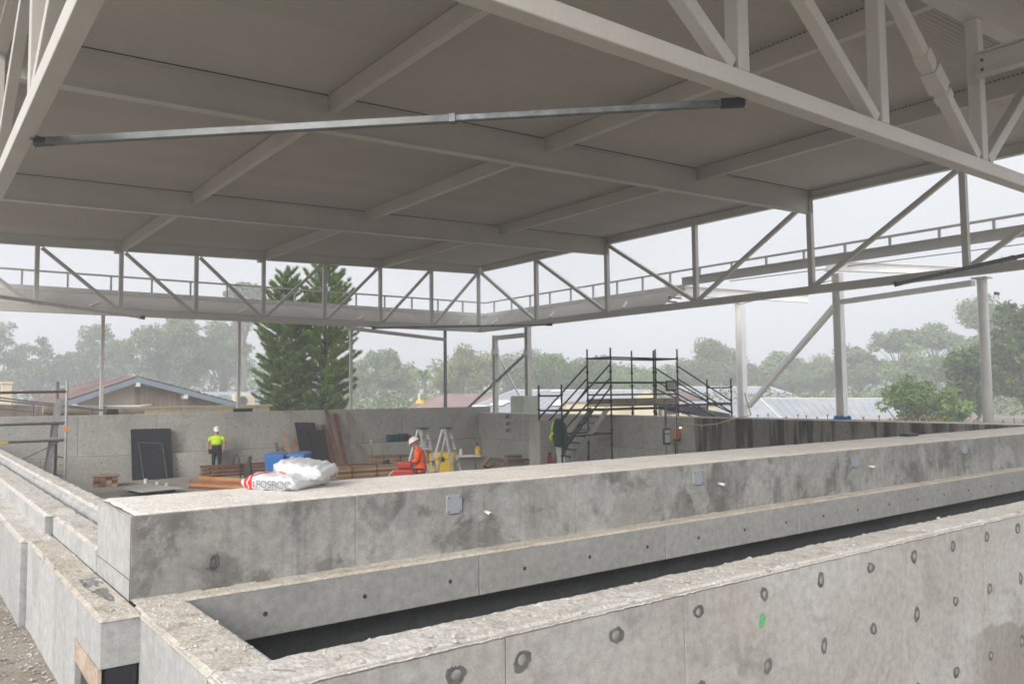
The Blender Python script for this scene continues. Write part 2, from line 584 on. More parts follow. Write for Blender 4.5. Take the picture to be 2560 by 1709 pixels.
def crust(name, x0, x1, y0, y1, z, mat, parent, dx=.05, dy=.03, amp=.012, seed=1, edge=.012, over=.008, sides=(1, 1, 1, 1)):
    """rough broken top of a cast wall: an uneven sheet whose rim rolls over the edge"""
    nx = max(4, int((x1 - x0) / dx))
    ny = max(4, int((y1 - y0) / dy))
    xs = np.linspace(x0, x1, nx + 1)
    ys = np.linspace(y0, y1, ny + 1)
    X, Y = np.meshgrid(xs, ys, indexing='ij')
    n1 = fbm(X * 7, Y * 7, seed)
    n2 = fbm(X * 24, Y * 24, seed + 5)
    Z = z + .003 + amp * (n1 * 1.3 + n2 * .9 - .35)
    j = fbm(X * 16 + 3, Y * 16, seed + 9) - .45
    j2 = fbm(X * 16, Y * 16 + 7, seed + 19) - .45
    Z = np.maximum(Z, z + .0015)
    for side, on in zip(('x0', 'x1', 'y0', 'y1'), sides):
        if not on:
            continue
        if side == 'x0':
            sl, A, sg = (0, slice(None)), X, -1
        elif side == 'x1':
            sl, A, sg = (-1, slice(None)), X, 1
        elif side == 'y0':
            sl, A, sg = (slice(None), 0), Y, -1
        else:
            sl, A, sg = (slice(None), -1), Y, 1
        Z[sl] = z - edge * (.5 + 1.6 * np.abs(j[sl]))
        A[sl] += sg * (over * (.55 + 2.0 * np.clip(j2[sl], 0, 1)))
    v = np.stack([X.ravel(), Y.ravel(), Z.ravel()], 1)
    w = ny + 1
    f = [(i * w + k, (i + 1) * w + k, (i + 1) * w + k + 1, i * w + k + 1) for i in range(nx) for k in range(ny)]
    return mesh_obj(name, v, f, mat, parent, smooth=False)


def chips(name, n, region, zf, smin, smax, mat, parent, seed=0, flat=.5, dens=None):
    """loose broken pieces lying on a surface, joined as one mass"""
    rs = np.random.default_rng(seed)
    x0, x1, y0, y1 = region
    base = np.array([(1, 0, 0), (.3, .9, 0), (-.8, .55, 0), (-.75, -.6, 0), (.35, -.9, 0), (.1, .05, 1), (0, 0, -.6)])
    faces = [(0, 1, 5), (1, 2, 5), (2, 3, 5), (3, 4, 5), (4, 0, 5), (1, 0, 6), (2, 1, 6), (3, 2, 6), (4, 3, 6), (0, 4, 6)]
    V, F = [], []
    k = 0
    tries = 0
    while k < n and tries < n * 30:
        tries += 1
        x, y = rs.uniform(x0, x1), rs.uniform(y0, y1)
        if dens is not None and rs.uniform() > dens(x, y):
            continue
        s = smin + (smax - smin) * rs.uniform() ** 3
        a = rs.uniform(0, 6.28)
        p = base * rs.uniform(.6, 1.3, base.shape)
        p[:, 2] *= flat * rs.uniform(.6, 1.4)
        ca, sa = math.cos(a), math.sin(a)
        q = np.stack([p[:, 0] * ca - p[:, 1] * sa, p[:, 0] * sa + p[:, 1] * ca, p[:, 2]], 1) * s
        q += (x, y, zf(x, y) + s * flat * .3)
        o = len(V)
        V.extend(q.tolist())
        F.extend([(i + o, j + o, l + o) for i, j, l in faces])
        k += 1
    return mesh_obj(name, np.array(V), F, mat, parent, kind='stuff')


# ------------------------------------------------------------------ ground, floor, trench
def ground_z(x, y):
    x = np.asarray(x, float)
    y = np.asarray(y, float)
    t = np.clip((np.maximum(y - 26, x - 19)) / 9, 0, 1)
    t = t * t * (3 - 2 * t)
    front = np.clip((x - .6) / .3, 0, 1) * np.clip((3.45 - y) / .1, 0, 1)
    return -1.892 - .55 * t - 1.5 * front + (fbm(x * .8, y * .8, 3) - .5) * .05 * np.clip(1 - t, 0, 1)


def ground():
    xs = np.concatenate([[-250, -160, -90, -40, -20, -10], np.arange(-6, .95, .12), [1.0],
                         np.arange(2, 17, 1.5), [17.3], np.arange(19, 40, 2), [50, 70, 100, 130, 180, 250]])
    ys = np.concatenate([[-250, -150, -50, -20, -8, -3], np.arange(-1, 3.3, .15), [3.34, 3.46, 3.5], np.arange(3.7, 14, .15),
                         np.arange(14, 24.6, .8), [24.85], np.arange(26, 50, 2), [60, 80, 110, 150, 200, 250]])
    X, Y = np.meshgrid(xs, ys, indexing='ij')
    Z = ground_z(X, Y)
    near = (X < 1.0) & (Y > -2) & (Y < 14)
    Z = Z + near * ((fbm(X * 9, Y * 9, 21) - .5) * .045)
    w = len(ys)
    f = []
    for i in range(len(xs) - 1):
        for k in range(len(ys) - 1):
            if xs[i] >= .99 and xs[i + 1] <= 17.31 and ys[k] >= 3.49 and ys[k + 1] <= 24.86:
                continue
            f.append((i * w + k, (i + 1) * w + k, (i + 1) * w + k + 1, i * w + k + 1))
    v = np.stack([X.ravel(), Y.ravel(), Z.ravel()], 1)
    mesh_obj('ground', v, f, 'ground', kind='structure', label='bare brown site ground around the pool walls')


ground()
MB().box(1.3, 17.2, 5.9, 24.8, -2.5, -2.29).build('pool_floor', 'floor', kind='structure', label='flat grey concrete pool floor strewn with timber')
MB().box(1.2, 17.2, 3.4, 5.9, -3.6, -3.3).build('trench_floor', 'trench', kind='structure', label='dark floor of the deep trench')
g = MB().box(17.655, 22.2, 4.5, 26.5, -2.6, -.86).build('concourse_slab', 'floor', kind='structure', label='concrete slab beyond the streaked pool wall')

# ------------------------------------------------------------------ near trench wall with the tie holes
FR = 3.34


def run_panels(parent, axis, cuts, a0, a1, z0, z1, mat, gap=.006, bevel=.004, mats=None):
    """cast panels side by side; axis 'x' or 'y' is the running direction, a0..a1 the thickness"""
    out = []
    for i in range(len(cuts) - 1):
        s, e = cuts[i] + gap / 2, cuts[i + 1] - gap / 2
        mb = MB()
        if axis == 'x':
            mb.box(s, e, a0, a1, z0, z1)
        else:
            mb.box(a0, a1, s, e, z0, z1)
        out.append(mb.build('panel', mats[i] if mats else mat, parent, bevel=bevel))
    return out


nw = thing('trench_wall', (4, FR, -3.3), 'pale concrete wall along the bottom edge with ringed tie holes and green spray mark', 'wall')
cuts = [1.10, 2.467] + [2.467 + 1.337 * k for k in range(1, 12)]
run_panels(nw, 'x', cuts, FR, 3.665, -3.35, -1.2245, 'near', gap=.006, bevel=.003)
MB().box(1.115, 17.1, FR + .02, 3.65, -3.4, -1.212).build('core', 'trench', nw)
MB().box(1.10, 17.1, FR - .001, 3.667, -1.223, -1.2).build('coping', 'near', nw, bevel=.004)
run_panels(nw, 'y', [3.672, 4.60, 4.905], 1.10, 1.392, -3.3, -1.2245, 'white', gap=.004, bevel=.002)
MB().box(1.115, 1.38, 3.68, 4.9, -3.4, -1.215).build('core', 'trench', nw)
MB().box(1.098, 1.394, 3.669, 5.055, -1.223, -1.2).build('coping', 'white', nw, bevel=.004)
crust('broken_top', 1.10, 17.0, FR, 3.667, -1.2, 'crust', nw, dx=.022, dy=.02, amp=.015, seed=4, edge=.022, over=.010)
crust('broken_top', 1.098, 1.394, 3.64, 5.07, -1.2, 'crust_sand', nw, dx=.02, dy=.02, amp=.013, seed=9, sides=(1, 1, 0, 0))


def patch(seed, rx, rz):
    """ragged mortar patch on a face looking towards -y, with its domed plug"""
    rs = np.random.default_rng(seed)
    n = 30
    ph = rs.uniform(0, 6.28, 4)
    jag = rs.uniform(-.12, .12, n)
    vs, fs = [], []
    for ring, (s, d) in enumerate(((1.0, 0.0), (.93, -.005), (.55, -.004), (.45, .0045))):
        for i in range(n):
            a = 2 * math.pi * i / n
            j = 1 + (.13 * math.sin(a + ph[0]) + .10 * math.sin(2 * a + ph[1]) + .06 * math.sin(3 * a + ph[2]) + jag[i]) * (1 if ring < 2 else .35)
            vs.append((rx * s * j * math.cos(a), d, rz * s * j * math.sin(a)))
    for r in range(3):
        for i in range(n):
            fs.append((r * n + i, r * n + (i + 1) % n, (r + 1) * n + (i + 1) % n, (r + 1) * n + i))
    return vs, fs


def plug(rx, rz):
    vs, fs = [], []
    n = 16
    for s, d in ((1.0, -.0005), (.8, -.0035), (.4, -.006)):
        for i in range(n):
            a = 2 * math.pi * i / n
            vs.append((rx * s * math.cos(a), d, rz * s * math.sin(a)))
    for r in range(2):
        for i in range(n):
            fs.append((r * n + i, r * n + (i + 1) % n, (r + 1) * n + (i + 1) % n, (r + 1) * n + i))
    fs.append(tuple(range(2 * n, 3 * n)))
    return vs, fs


holes = [(2.17, -1.34), (2.57, -1.35), (3.23, -1.35)]
holes += [(3.93 + .66 * k, -1.34) for k in range(8)] + [(3.94 + .66 * k, -1.80) for k in range(8)]
holes += [(3.25, -1.8), (2.58, -1.8)] + [(3.9 + .66 * k, -2.38) for k in range(9)] + [(9.2, -1.33), (9.2, -1.78)]
for i, (hx, hz) in enumerate(holes):
    rs = np.random.default_rng(40 + i)
    w = rs.uniform(.036, .05) * (1.15 if hx < 3.5 else 1.0)
    h = rs.uniform(.040, .055)
    pv, pf = patch(i, w, h)
    m = MB().add([(hx + x, FR - .0005 + y, hz + z) for x, y, z in pv], pf)
    po = m.build('tie_hole', 'mortar', nw)
    qv, qf = plug(w * rs.uniform(.5, .62), h * rs.uniform(.5, .65))
    MB().add([(hx + x + rs.uniform(-.004, .004), FR - .002 + y, hz + z) for x, y, z in qv], qf).build('plug', 'mortar_plug', po, smooth=True)

# sprayed mark: a thin coat of green paint with a ragged edge
t = NT('green_spray_paint')
gm = t.done(t.mix(t.ramp(t.noise(60, 4), .35, .65), (.07, .42, .13), (.2, .42, .22)), .7)
vs, fs = patch(77, .028, .045)
rs = np.random.default_rng(5)
disc = []
n = 40
for ring, s in enumerate((1.0, .8, .0)):
    for i in range(n):
        a = 2 * math.pi * i / n
        j = 1 + (rs.uniform(-.22, .18) if ring == 0 else 0)
        disc.append((4.56 + .036 * s * j * math.cos(a) + .012 * math.sin(a), FR - .0012, -1.5 + .05 * s * j * math.sin(a)))
MB().add(disc, [(r * n + i, r * n + (i + 1) % n, (r + 1) * n + (i + 1) % n, (r + 1) * n + i) for r in range(2) for i in range(n)]).build('spray_mark', gm, nw)
# a steel pin lying on the near corner
MB().tube((1.33, 3.50, -1.186), (1.40, 3.42, -1.188), .006, 8).build('steel_pin', 'galv', label='short shiny steel pin lying on the near wall corner', cat='pin')

dn = lambda x, y: .25 + .75 * (vnoise(np.array(x * 2.3), np.array(y * 2.3), 5) > .5)
chips('rubble', 1100, (1.12, 9.5, FR + .012, 3.655), lambda x, y: -1.192, .003, .03, 'chip', None, 3, .45, dn)
bpy.data.objects['rubble']['label'] = 'loose concrete chips on top of the near wall'
chips('rubble', 900, (1.11, 1.38, 3.5, 5.2), lambda x, y: -1.192, .002, .014, 'chip', None, 8, .6)
col.objects[-1]['label'] = 'crumbled concrete on the short end wall of the trench'

# ------------------------------------------------------------------ stepped pool-edge beam
bm = thing('pool_edge_beam', (4, 5.2, -2.29), 'long weathered concrete step beam with grey cover plates across the middle', 'wall')
bc = [1.12, 2.57, 4.62, 6.65, 8.66, 10.68, 12.7, 14.72, 17.09]
run_panels(bm, 'x', bc, 5.232, 6.23, -1.2, -.702, 'beam', gap=.0035, bevel=.003)
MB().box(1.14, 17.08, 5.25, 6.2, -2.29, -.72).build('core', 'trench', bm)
MB().box(1.117, 1.119, 5.245, 6.22, -1.072, -.712).build('end_face', 'white', bm)  # paler sheet; sky light on the beam's left end put into its colour
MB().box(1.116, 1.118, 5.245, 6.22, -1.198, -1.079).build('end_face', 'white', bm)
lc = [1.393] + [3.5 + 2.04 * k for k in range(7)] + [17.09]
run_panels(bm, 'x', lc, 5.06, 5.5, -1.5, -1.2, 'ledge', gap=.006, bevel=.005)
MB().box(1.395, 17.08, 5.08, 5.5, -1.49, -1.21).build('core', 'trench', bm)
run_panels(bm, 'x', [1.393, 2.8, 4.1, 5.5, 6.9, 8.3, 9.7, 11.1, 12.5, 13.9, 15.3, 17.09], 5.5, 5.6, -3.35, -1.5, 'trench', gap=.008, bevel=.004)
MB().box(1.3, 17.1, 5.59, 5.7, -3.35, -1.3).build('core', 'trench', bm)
crust('dusty_top', 1.12, 17.1, 5.232, 6.23, -.702, 'dust', bm, dx=.06, dy=.04, amp=.006, seed=14, edge=.007, over=.004)
crust('dusty_ledge', 1.12, 17.1, 5.06, 5.235, -1.2, 'crust_sand', bm, dx=.035, dy=.016, amp=.012, seed=24, edge=.005, over=.004, sides=(0, 0, 1, 0))
for k in range(20):
    hx = 1.87 + .686 * k
    MB().lathe((hx, 5.0597, -1.36), [(.0001, -.0004), (.011, -.0006), (.0135, -.0014), (.016, -.0002)], 14, 'y').build('tie_hole', 'hole', bm)
for hx, hz in ((3.385, -.835), (6.19, -.83), (9.0, -.84), (11.79, -.83)):
    m = MB()
    m.prism([(hx + .068 * a, hz + .068 * b) for a, b in ((-1, -.8), (-.8, -1), (.8, -1), (1, -.8), (1, .8), (.8, 1), (-.8, 1), (-1, .8))], 5.217, 5.2325, 'y')
    c = m.build('cover_plate', 'grey_plate', bm, bevel=.003)
    for sx in (-1, 1):
        for sz in (-1, 1):
            MB().lathe((hx + sx * .052, 5.2165, hz + sz * .052), [(.0001, -.0005), (.006, -.0005), (.006, .001)], 8, 'y').build('bolt', 'hole', c)
for hx, hz in ((3.67, -.925), (6.5, -.918), (9.3, -.92)):
    MB().tube((hx + .01, 5.24, hz + .006), (hx, 5.15, hz), .0135, 12).build('pipe_stub', 'white_p', bm, smooth=True)
    MB().tube((hx, 5.1505, hz), (hx, 5.1494, hz), .010, 12).build('pipe_bore', 'hole', bm)
# honeycombed spot with a bit of exposed tie near the corner
vs, fs = patch(12, .03, .045)
MB().add([(1.60 + x, 5.2315 + y, -1.03 + z) for x, y, z in vs], fs).build('broken_patch', 'mortar', bm)
vs, fs = plug(.018, .028)
MB().add([(1.603 + x, 5.231 + y, -1.035 + z) for x, y, z in vs], fs).build('broken_patch', 'mortar', bm)
MB().bar((1.55, 5.226, -1.065), (1.575, 5.21, -1.06), .006, .006).build('tie_stub', 'rust', bm)
chips('rubble', 380, (1.2, 14, 5.075, 5.215), lambda x, y: -1.192, .003, .016, 'chip', None, 31, .5, dn)
col.objects[-1]['label'] = 'small broken pieces lying along the narrow ledge'
for i, (x0, y0, x1, y1) in enumerate(((1.52, 5.205, 1.70, 5.215), (1.86, 5.20, 1.93, 5.212))):
    MB().bar((x0, y0, -1.183), (x1, y1, -1.178), .02, .012).build('timber_offcut', 'wood_gr', label=['dark splinter of timber on the ledge near the corner', 'short stub of timber on the ledge beside the splinter'][i], cat='offcut', bevel=.002)
chips('rubble', 420, (2.2, 16.5, 5.27, 6.2), lambda x, y: -.699, .003, .020, 'chip', None, 51, .3, lambda x, y: .2 + .8 * (vnoise(np.array(x * 1.1), np.array(y * 3), 6) > .55))
col.objects[-1]['label'] = 'flakes and grit scattered on the wide beam top'

# ------------------------------------------------------------------ low walls and kerbs on the left
lw = thing('perimeter_wall', (.95, 6, -1.89), 'pale low wall running away at the left edge, plywood strip at its near end', 'wall')
run_panels(lw, 'y', [4.872, 5.625], .897, 1.1155, -1.455, -1.2, 'white', bevel=.006)
run_panels(lw, 'y', [5.625, 6.9, 7.955], .897, 1.1155, -2.0, -1.2, 'white', bevel=.006)
run_panels(lw, 'y', [7.96, 10.2, 12.6, 15.0, 18.0, 22.0, 27.0], .845, 1.110, -2.0, -1.2, 'white', bevel=.006)
MB().box(.915, 1.095, 5.63, 26.9, -2.0, -1.21).build('core', 'trench', lw)
MB().hexa([(.893, 4.9, -1.61), (.913, 4.9, -1.61), (.913, 5.61, -1.575), (.893, 5.61, -1.575)],
          [(.893, 4.9, -1.458), (.913, 4.9, -1.458), (.913, 5.61, -1.458), (.893, 5.61, -1.458)]).build('plywood_strip', 'ply', lw)
MB().box(.93, 1.085, 4.885, 5.6, -2.0, -1.462).build('plastic_lining', 'black', lw)
crust('broken_top', .897, 1.114, 4.872, 7.957, -1.2, 'crust_sand', lw, dx=.018, dy=.03, amp=.012, seed=61, edge=.008, over=.005)
crust('broken_top', .845, 1.106, 7.96, 20, -1.2, 'crust', lw, dx=.03, dy=.05, amp=.016, seed=62, edge=.008, over=.005)
chips('rubble', 520, (.86, 1.10, 5.0, 14), lambda x, y: -1.19, .003, .017, 'chip', None, 71, .4, dn)
col.objects[-1]['label'] = 'broken chips on top of the low perimeter wall'
# rain water caught on the low wall beside the beam corner
t = NT('standing_water')
t.done((.09, .085, .08), .04, 0, .6)
pud = MB()
rs = np.random.default_rng(8)
ring = []
for i in range(36):
    a = 2 * math.pi * i / 36
    j = .8 + .3 * rs.uniform() + .15 * math.sin(3 * a)
    ring.append((1.03 + .062 * j * math.cos(a), 5.72 + .42 * j * math.sin(a), -1.1885))
pud.add(ring, [tuple(range(36))]).build('puddle', t.m, kind='structure', label='thin puddle of rain water on the low wall top')

kb = thing('kerb_block', (1.2, 7.2, -1.2), 'short pale kerb block butting against the beam corner', 'kerb')
MB().box(1.112, 1.33, 6.235, 8.18, -1.2, -1.042).build('block', 'white', kb, bevel=.006)
crust('broken_top', 1.112, 1.33, 6.235, 8.18, -1.042, 'crust', kb, dx=.02, dy=.03, amp=.014, seed=65, edge=.008, over=.004)
kb2 = thing('kerb_upstand', (1.2, 14, -1.2), 'long low kerb with chipped top beyond the short block', 'kerb')
run_panels(kb2, 'y', [8.26, 11, 14, 18, 22, 26], 1.055, 1.33, -1.2, -1.042, 'white', bevel=.006)
crust('broken_top', 1.055, 1.33, 8.26, 20, -1.042, 'crust', kb2, dx=.03, dy=.05, amp=.02, seed=66, edge=.008, over=.004)
k3 = thing('pool_side_wall', (1.55, 14, -2.29), 'rough-topped pool side wall running to the back at the left', 'wall')
run_panels(k3, 'y', [6.235, 9, 12, 15, 18, 21, 24.69], 1.42, 1.68, -2.29, -1.015, 'white', bevel=.075)
MB().box(1.335, 1.419, 6.235, 24.6, -1.4, -1.19).build('gutter_floor', 'ledge', k3)
crust('broken_top', 1.475, 1.66, 6.24, 24.6, -1.02, 'crust', k3, dx=.02, dy=.05, amp=.022, seed=67, edge=.012, over=.012)
chips('rubble', 420, (1.1, 1.68, 6.3, 14), lambda x, y: -1.03 if x < 1.33 or x > 1.42 else -1.18, .003, .02, 'chip', None, 72, .4, dn)
col.objects[-1]['label'] = 'broken chips along the two kerbs at the left'
chips('rubble', 1500, (-.6, .88, 4.0, 9.5), lambda x, y: float(ground_z(x, y)) + .004, .003, .022, 'chip', None, 73, .5, lambda x, y: .12 + .88 * math.exp(-((x - .82) / .13) ** 2))
col.objects[-1]['label'] = 'stones and chips on the ground along the low wall'

# ------------------------------------------------------------------ far walls of the pool
bw = thing('pool_back_wall', (9, 24.7, -2.29), 'long grey pool wall at the back behind the worker in yellow', 'wall')
bcuts = [.3, 1.9, 3.9, 5.9, 7.9, 9.9, 11.9, 13.9, 15.9, 17.65]
run_panels(bw, 'x', bcuts, 24.7, 25.0, -1.605, -.477, 'far', gap=.008, bevel=.008)
run_panels(bw, 'x', [.3, 3.0, 6.3, 9.6, 12.9, 17.09], 24.5, 25.0, -2.3, -1.612, 'far', gap=.008, bevel=.008)
MB().box(.32, 17.6, 24.72, 24.98, -2.4, -.49).build('core', 'trench', bw)
src = None
for r, hz in enumerate((-.93, -1.5, -1.78, -2.08)):
    for k in range(16):
        hx = 2.3 + k * .98 + (.2 if r > 1 else 0)
        if hx > 17:
            continue
        yy = 24.698 if hz > -1.6 else 24.498
        if src is None:
            src = MB().lathe((hx, yy, hz), [(.0001, -.001), (.017, -.001), (.017, .002)], 8, 'y').build('tie_hole', 'hole', bw, origin=(hx, yy, hz))
            s0 = (hx, yy, hz)
        else:
            copy_piece(src, (hx - s0[0], yy - s0[1], hz - s0[2]), bw)

rw = thing('pool_end_wall', (17.3, 15, -2.29), 'pool wall on the right with rain streaks beyond the scaffold stair', 'wall')
# the niche panel is cast round three box-outs
for y0, y1, z0, z1 in ((22.2, 22.63, -1.605, -.702), (23.02, 23.7, -1.605, -.702), (22.634, 23.016, -.748, -.702), (22.634, 23.016, -1.0, -.88),
                       (22.634, 23.016, -1.23, -1.13), (22.634, 23.016, -1.605, -1.352)):
    MB().box(17.1, 17.62, y0, y1, z0, z1).build('panel', 'far', rw)
MB().box(17.24, 17.6, 22.6, 23.05, -1.5, -.73).build('niche_back', 'far', rw)
run_panels(rw, 'y', [23.706, 24.69], 17.1, 17.62, -1.605, -.702, 'far', bevel=.008)
rcuts = [5.2, 7.2, 9.2, 11.2, 12.9, 14.5, 16.4, 18.3, 20.2, 22.19]
run_panels(rw, 'y', rcuts, 17.1, 17.62, -1.605, -.702, 'far', bevel=.008, mats=['stained'] * 5 + ['far'] * 4)
run_panels(rw, 'y', [5.2, 8.5, 11.5, 14.5, 18.0, 21.5, 24.69], 17.094, 17.62, -2.3, -1.612, 'far', bevel=.008, mats=['stained'] * 3 + ['far'] * 3)
MB().box(17.26, 17.6, 5.3, 22.5, -2.4, -.72).build('core', 'trench', rw)
crust('rough_top', 17.1, 17.62, 5.2, 24.69, -.702, 'dust', rw, dx=.06, dy=.12, amp=.012, seed=81)
for r, hz in enumerate((-.95, -1.45, -1.8)):
    for k in range(18):
        hy = 6.1 + k * 1.0 + r * .15
        if 22.4 < hy < 23.3:
            continue
        xx = 17.098 if hz > -1.6 else 17.092
        copy_piece(src, (xx - s0[0], hy - s0[1], hz - s0[2]), rw, rot=(0, 0, math.radians(-90)))


# ------------------------------------------------------------------ roof over the pool
def roof_z(x):
    return 5.02 + .0285 * x


XR, YB, YF, XL = 20.4, 29.25, 4.47, .964
NY = [4.65, 8.8, 12.95, 17.1, 21.2, 25.3, 29.25]
NX = [.96, 3.35, 5.79, 8.22, 10.63, 13.03, 15.45, 17.87, 20.3]
R_NEAR, R_LEFT, R_RIGHT, R_BACK = .6, .55, 20.62, 29.5
roof = thing('pool_canopy', (10.6, 17, roof_z(10)), 'large off-white corrugated metal roof on steel beams over the pool', 'roof')
PITCH = .0757
NS = 10
ys = []
prof = []
nseg = NS * 8
for k in range(nseg + 1):
    prof.append((k * PITCH / 8, .019 * math.cos(2 * math.pi * k / 8)))
v, f = [], []
xs = np.linspace(R_LEFT, R_RIGHT, 6)
for (dy, dz) in prof:
    for x in xs:
        v.append((x, R_NEAR + dy, roof_z(x) + .020 + dz))
w = len(xs)
for k in range(nseg):
    for i in range(w - 1):
        f.append((k * w + i, (k + 1) * w + i, (k + 1) * w + i + 1, k * w + i + 1))
sheet0 = mesh_obj('roof_sheet', np.array(v), f, 'sheet', roof, smooth=True)
n_sheets = int((R_BACK - R_NEAR) / (NS * PITCH)) + 1
for k in range(1, n_sheets):
    copy_piece(sheet0, (0, k * NS * PITCH, 0), roof)
# cover sheet on top keeps the sky out of the laps
MB().hexa([(R_LEFT, R_NEAR, roof_z(R_LEFT) + .045), (R_RIGHT, R_NEAR, roof_z(R_RIGHT) + .045), (R_RIGHT, R_BACK, roof_z(R_RIGHT) + .045), (R_LEFT, R_BACK, roof_z(R_LEFT) + .045)],
          [(R_LEFT, R_NEAR, roof_z(R_LEFT) + .12), (R_RIGHT, R_NEAR, roof_z(R_RIGHT) + .12), (R_RIGHT, R_BACK, roof_z(R_RIGHT) + .12), (R_LEFT, R_BACK, roof_z(R_LEFT) + .12)]).build('roof_deck', 'sheet', roof)
for yb in (12.95, 21.2):
    b = MB().ibeam((1.05, yb, roof_z(1.05) - .012), (XR - .02, yb, roof_z(XR) - .012), .61, .2, .024, .016).build('main_beam', 'steel', roof)
    MB().hexa([(1.05, yb - .075, roof_z(1.05) - .0115), (XR - .03, yb - .075, roof_z(XR) - .0115), (XR - .03, yb + .075, roof_z(XR) - .0115), (1.05, yb + .075, roof_z(1.05) - .0115)],
              [(1.05, yb - .075, roof_z(1.05) + .042), (XR - .03, yb - .075, roof_z(XR) + .042), (XR - .03, yb + .075, roof_z(XR) + .042), (1.05, yb + .075, roof_z(1.05) + .042)]).build('shadow_gap_strip', 'hole', b)  # dark strip drawn in as the shade between beam and sheets
    MB().box(XR - .022, XR - .012, yb - .11, yb + .11, roof_z(XR) - .63, roof_z(XR) - .001).build('end_plate', 'steel', b)
bays = [(R_NEAR + .05, YF - .11), (YF + .11, 12.84), (13.06, 21.09), (21.31, YB - .1)]
for x in (5.79, 10.63, 15.45):
    for i, (a, b_) in enumerate(bays):
        m = MB()
        z = roof_z(x)
        m.bar((x, a, z - .155), (x, b_, z - .155), .012, .27)
        m.bar((x + .058, a, z - .010), (x + .058, b_, z - .010), .13, .018)
        m.bar((x + .058, a, z - .300), (x + .058, b_, z - .300), .13, .018)
        pu = m.build('purlin', 'steel', roof)
        MB().box(x + .004, x + .115, a, b_, z - .0005, z + .042).build('shadow_gap_strip', 'hole', pu)  # dark strip added as the shade below the corrugations
        for e, s in ((a, 1), (b_, -1)):
            MB().box(x - .020, x - .008, e - (.0 if s > 0 else .11), e + (.11 if s > 0 else 0), z - .30, z - .02).build('cleat', 'steel', pu)
            for bz in (-.09, -.21):
                MB().lathe((x - .026, e + s * .05, z + bz), [(.0001, -.004), (.014, -.004), (.014, .008)], 6, 'x').build('bolt', 'galv_dark', pu)


def member(parent, name, p, q, w=.15, h=.15, mat='steel', bevel=.008):
    return MB().bar(p, q, w, h).build(name, mat, parent, bevel=bevel)


# back truss
bt = thing('back_truss', (10.6, YB, 2.7), 'white steel truss along the far roof edge, in front of the pine trees', 'truss')
MB().ibeam((.9, YB, roof_z(.9) - .002), (XR + .1, YB, roof_z(XR) - .002), .31, .17, .02, .014).build('top_chord', 'steel_t', bt)
member(bt, 'bottom_chord', (.9, YB, 2.81), (XR + .1, YB, 2.81), .2, .22, 'steel_t')
for x in NX:
    member(bt, 'vertical', (x, YB, 2.92), (x, YB, roof_z(x) - .312), .13, .13, 'steel_t')
zt = lambda x: roof_z(x) - .36
for i in range(len(NX) - 1):
    a, b_ = NX[i], NX[i + 1]
    if i < 4:
        p, q = (a + .12, YB, zt(a)), (b_ - .12, YB, 2.95)
    else:
        p, q = (a + .12, YB, 2.95), (b_ - .12, YB, zt(b_))
    member(bt, 'diagonal', p, q, .11, .11, 'steel_t')
for x in (5.79, 10.63, 15.45):
    MB().box(x - .22, x - .07, YB - .12, YB + .12, roof_z(x) - .40, roof_z(x) - .318).build('bearing_block', 'steel_t', bt)
# right truss
rt = thing('right_truss', (XR, 17, 2.7), 'white steel truss along the right roof edge, meeting the back truss at the corner', 'truss')
MB().ibeam((XR, R_NEAR, roof_z(XR) - .003), (XR, YB - .09, roof_z(XR) - .003), .24, .17, .02, .014).build('top_chord', 'steel_t', rt)
member(rt, 'bottom_chord', (XR, R_NEAR, 2.81), (XR, YB - .105, 2.81), .2, .22, 'steel_t')
for y in NY[:-1]:
    member(rt, 'vertical', (XR, y, 2.92), (XR, y, roof_z(XR) - .245), .15, .15, 'steel_t')
ztr = roof_z(XR) - .30
for i in range(len(NY) - 1):
    a, b_ = NY[i], NY[i + 1]
    if i >= 3:
        p, q = (XR, b_ - .13, ztr), (XR, a + .13, 2.95)
    else:
        p, q = (XR, a + .13, ztr), (XR, b_ - .13, 2.95)
    d = member(rt, 'diagonal', p, q, .12, .12, 'steel_t')
# inner near truss: beam above, tubular web and chord below
nt = thing('near_truss', (10.6, YF, 2.7), 'large steel truss crossing overhead in the upper right, close to the camera', 'truss')
NB = [1.15, 3.53, 5.98, 8.43, 10.86, 13.29, 15.72, 18.15, 20.25]
MB().ibeam((1.05, YF, roof_z(1.05) - .001), (XR - .1, YF, roof_z(XR) - .001), .62, .22, .026, .018).build('top_chord', 'steel', nt)
member(nt, 'bottom_chord', (.97, YF, 2.785), (XR - .12, YF, 2.785), .17, .17, bevel=.012)
ztn = lambda x: roof_z(x) - .622
for x in NB:
    member(nt, 'vertical', (x, YF, 2.872), (x, YF, ztn(x)), .155, .155, bevel=.012)
for i in range(len(NB) - 1):
    a, b_ = NB[i], NB[i + 1]
    if i < 4:
        p, q = (a + .16, YF, ztn(a) - .03), (b_ - .14, YF, 2.90)
    else:
        p, q = (a + .14, YF, 2.90), (b_ - .16, YF, ztn(b_) - .03)
    d = member(nt, 'diagonal', p, q, .14, .14, bevel=.012)
    if i == 3:
        p, q = Vector(p), Vector(q)
        for k, (s0_, s1_, w) in enumerate(((.40, .47, .165), (.49, .60, .19), (.62, .66, .165))):
            MB().bar(p.lerp(q, s0_), p.lerp(q, s1_), w, w).build('splice_clamp', 'steel', d, bevel=.006)
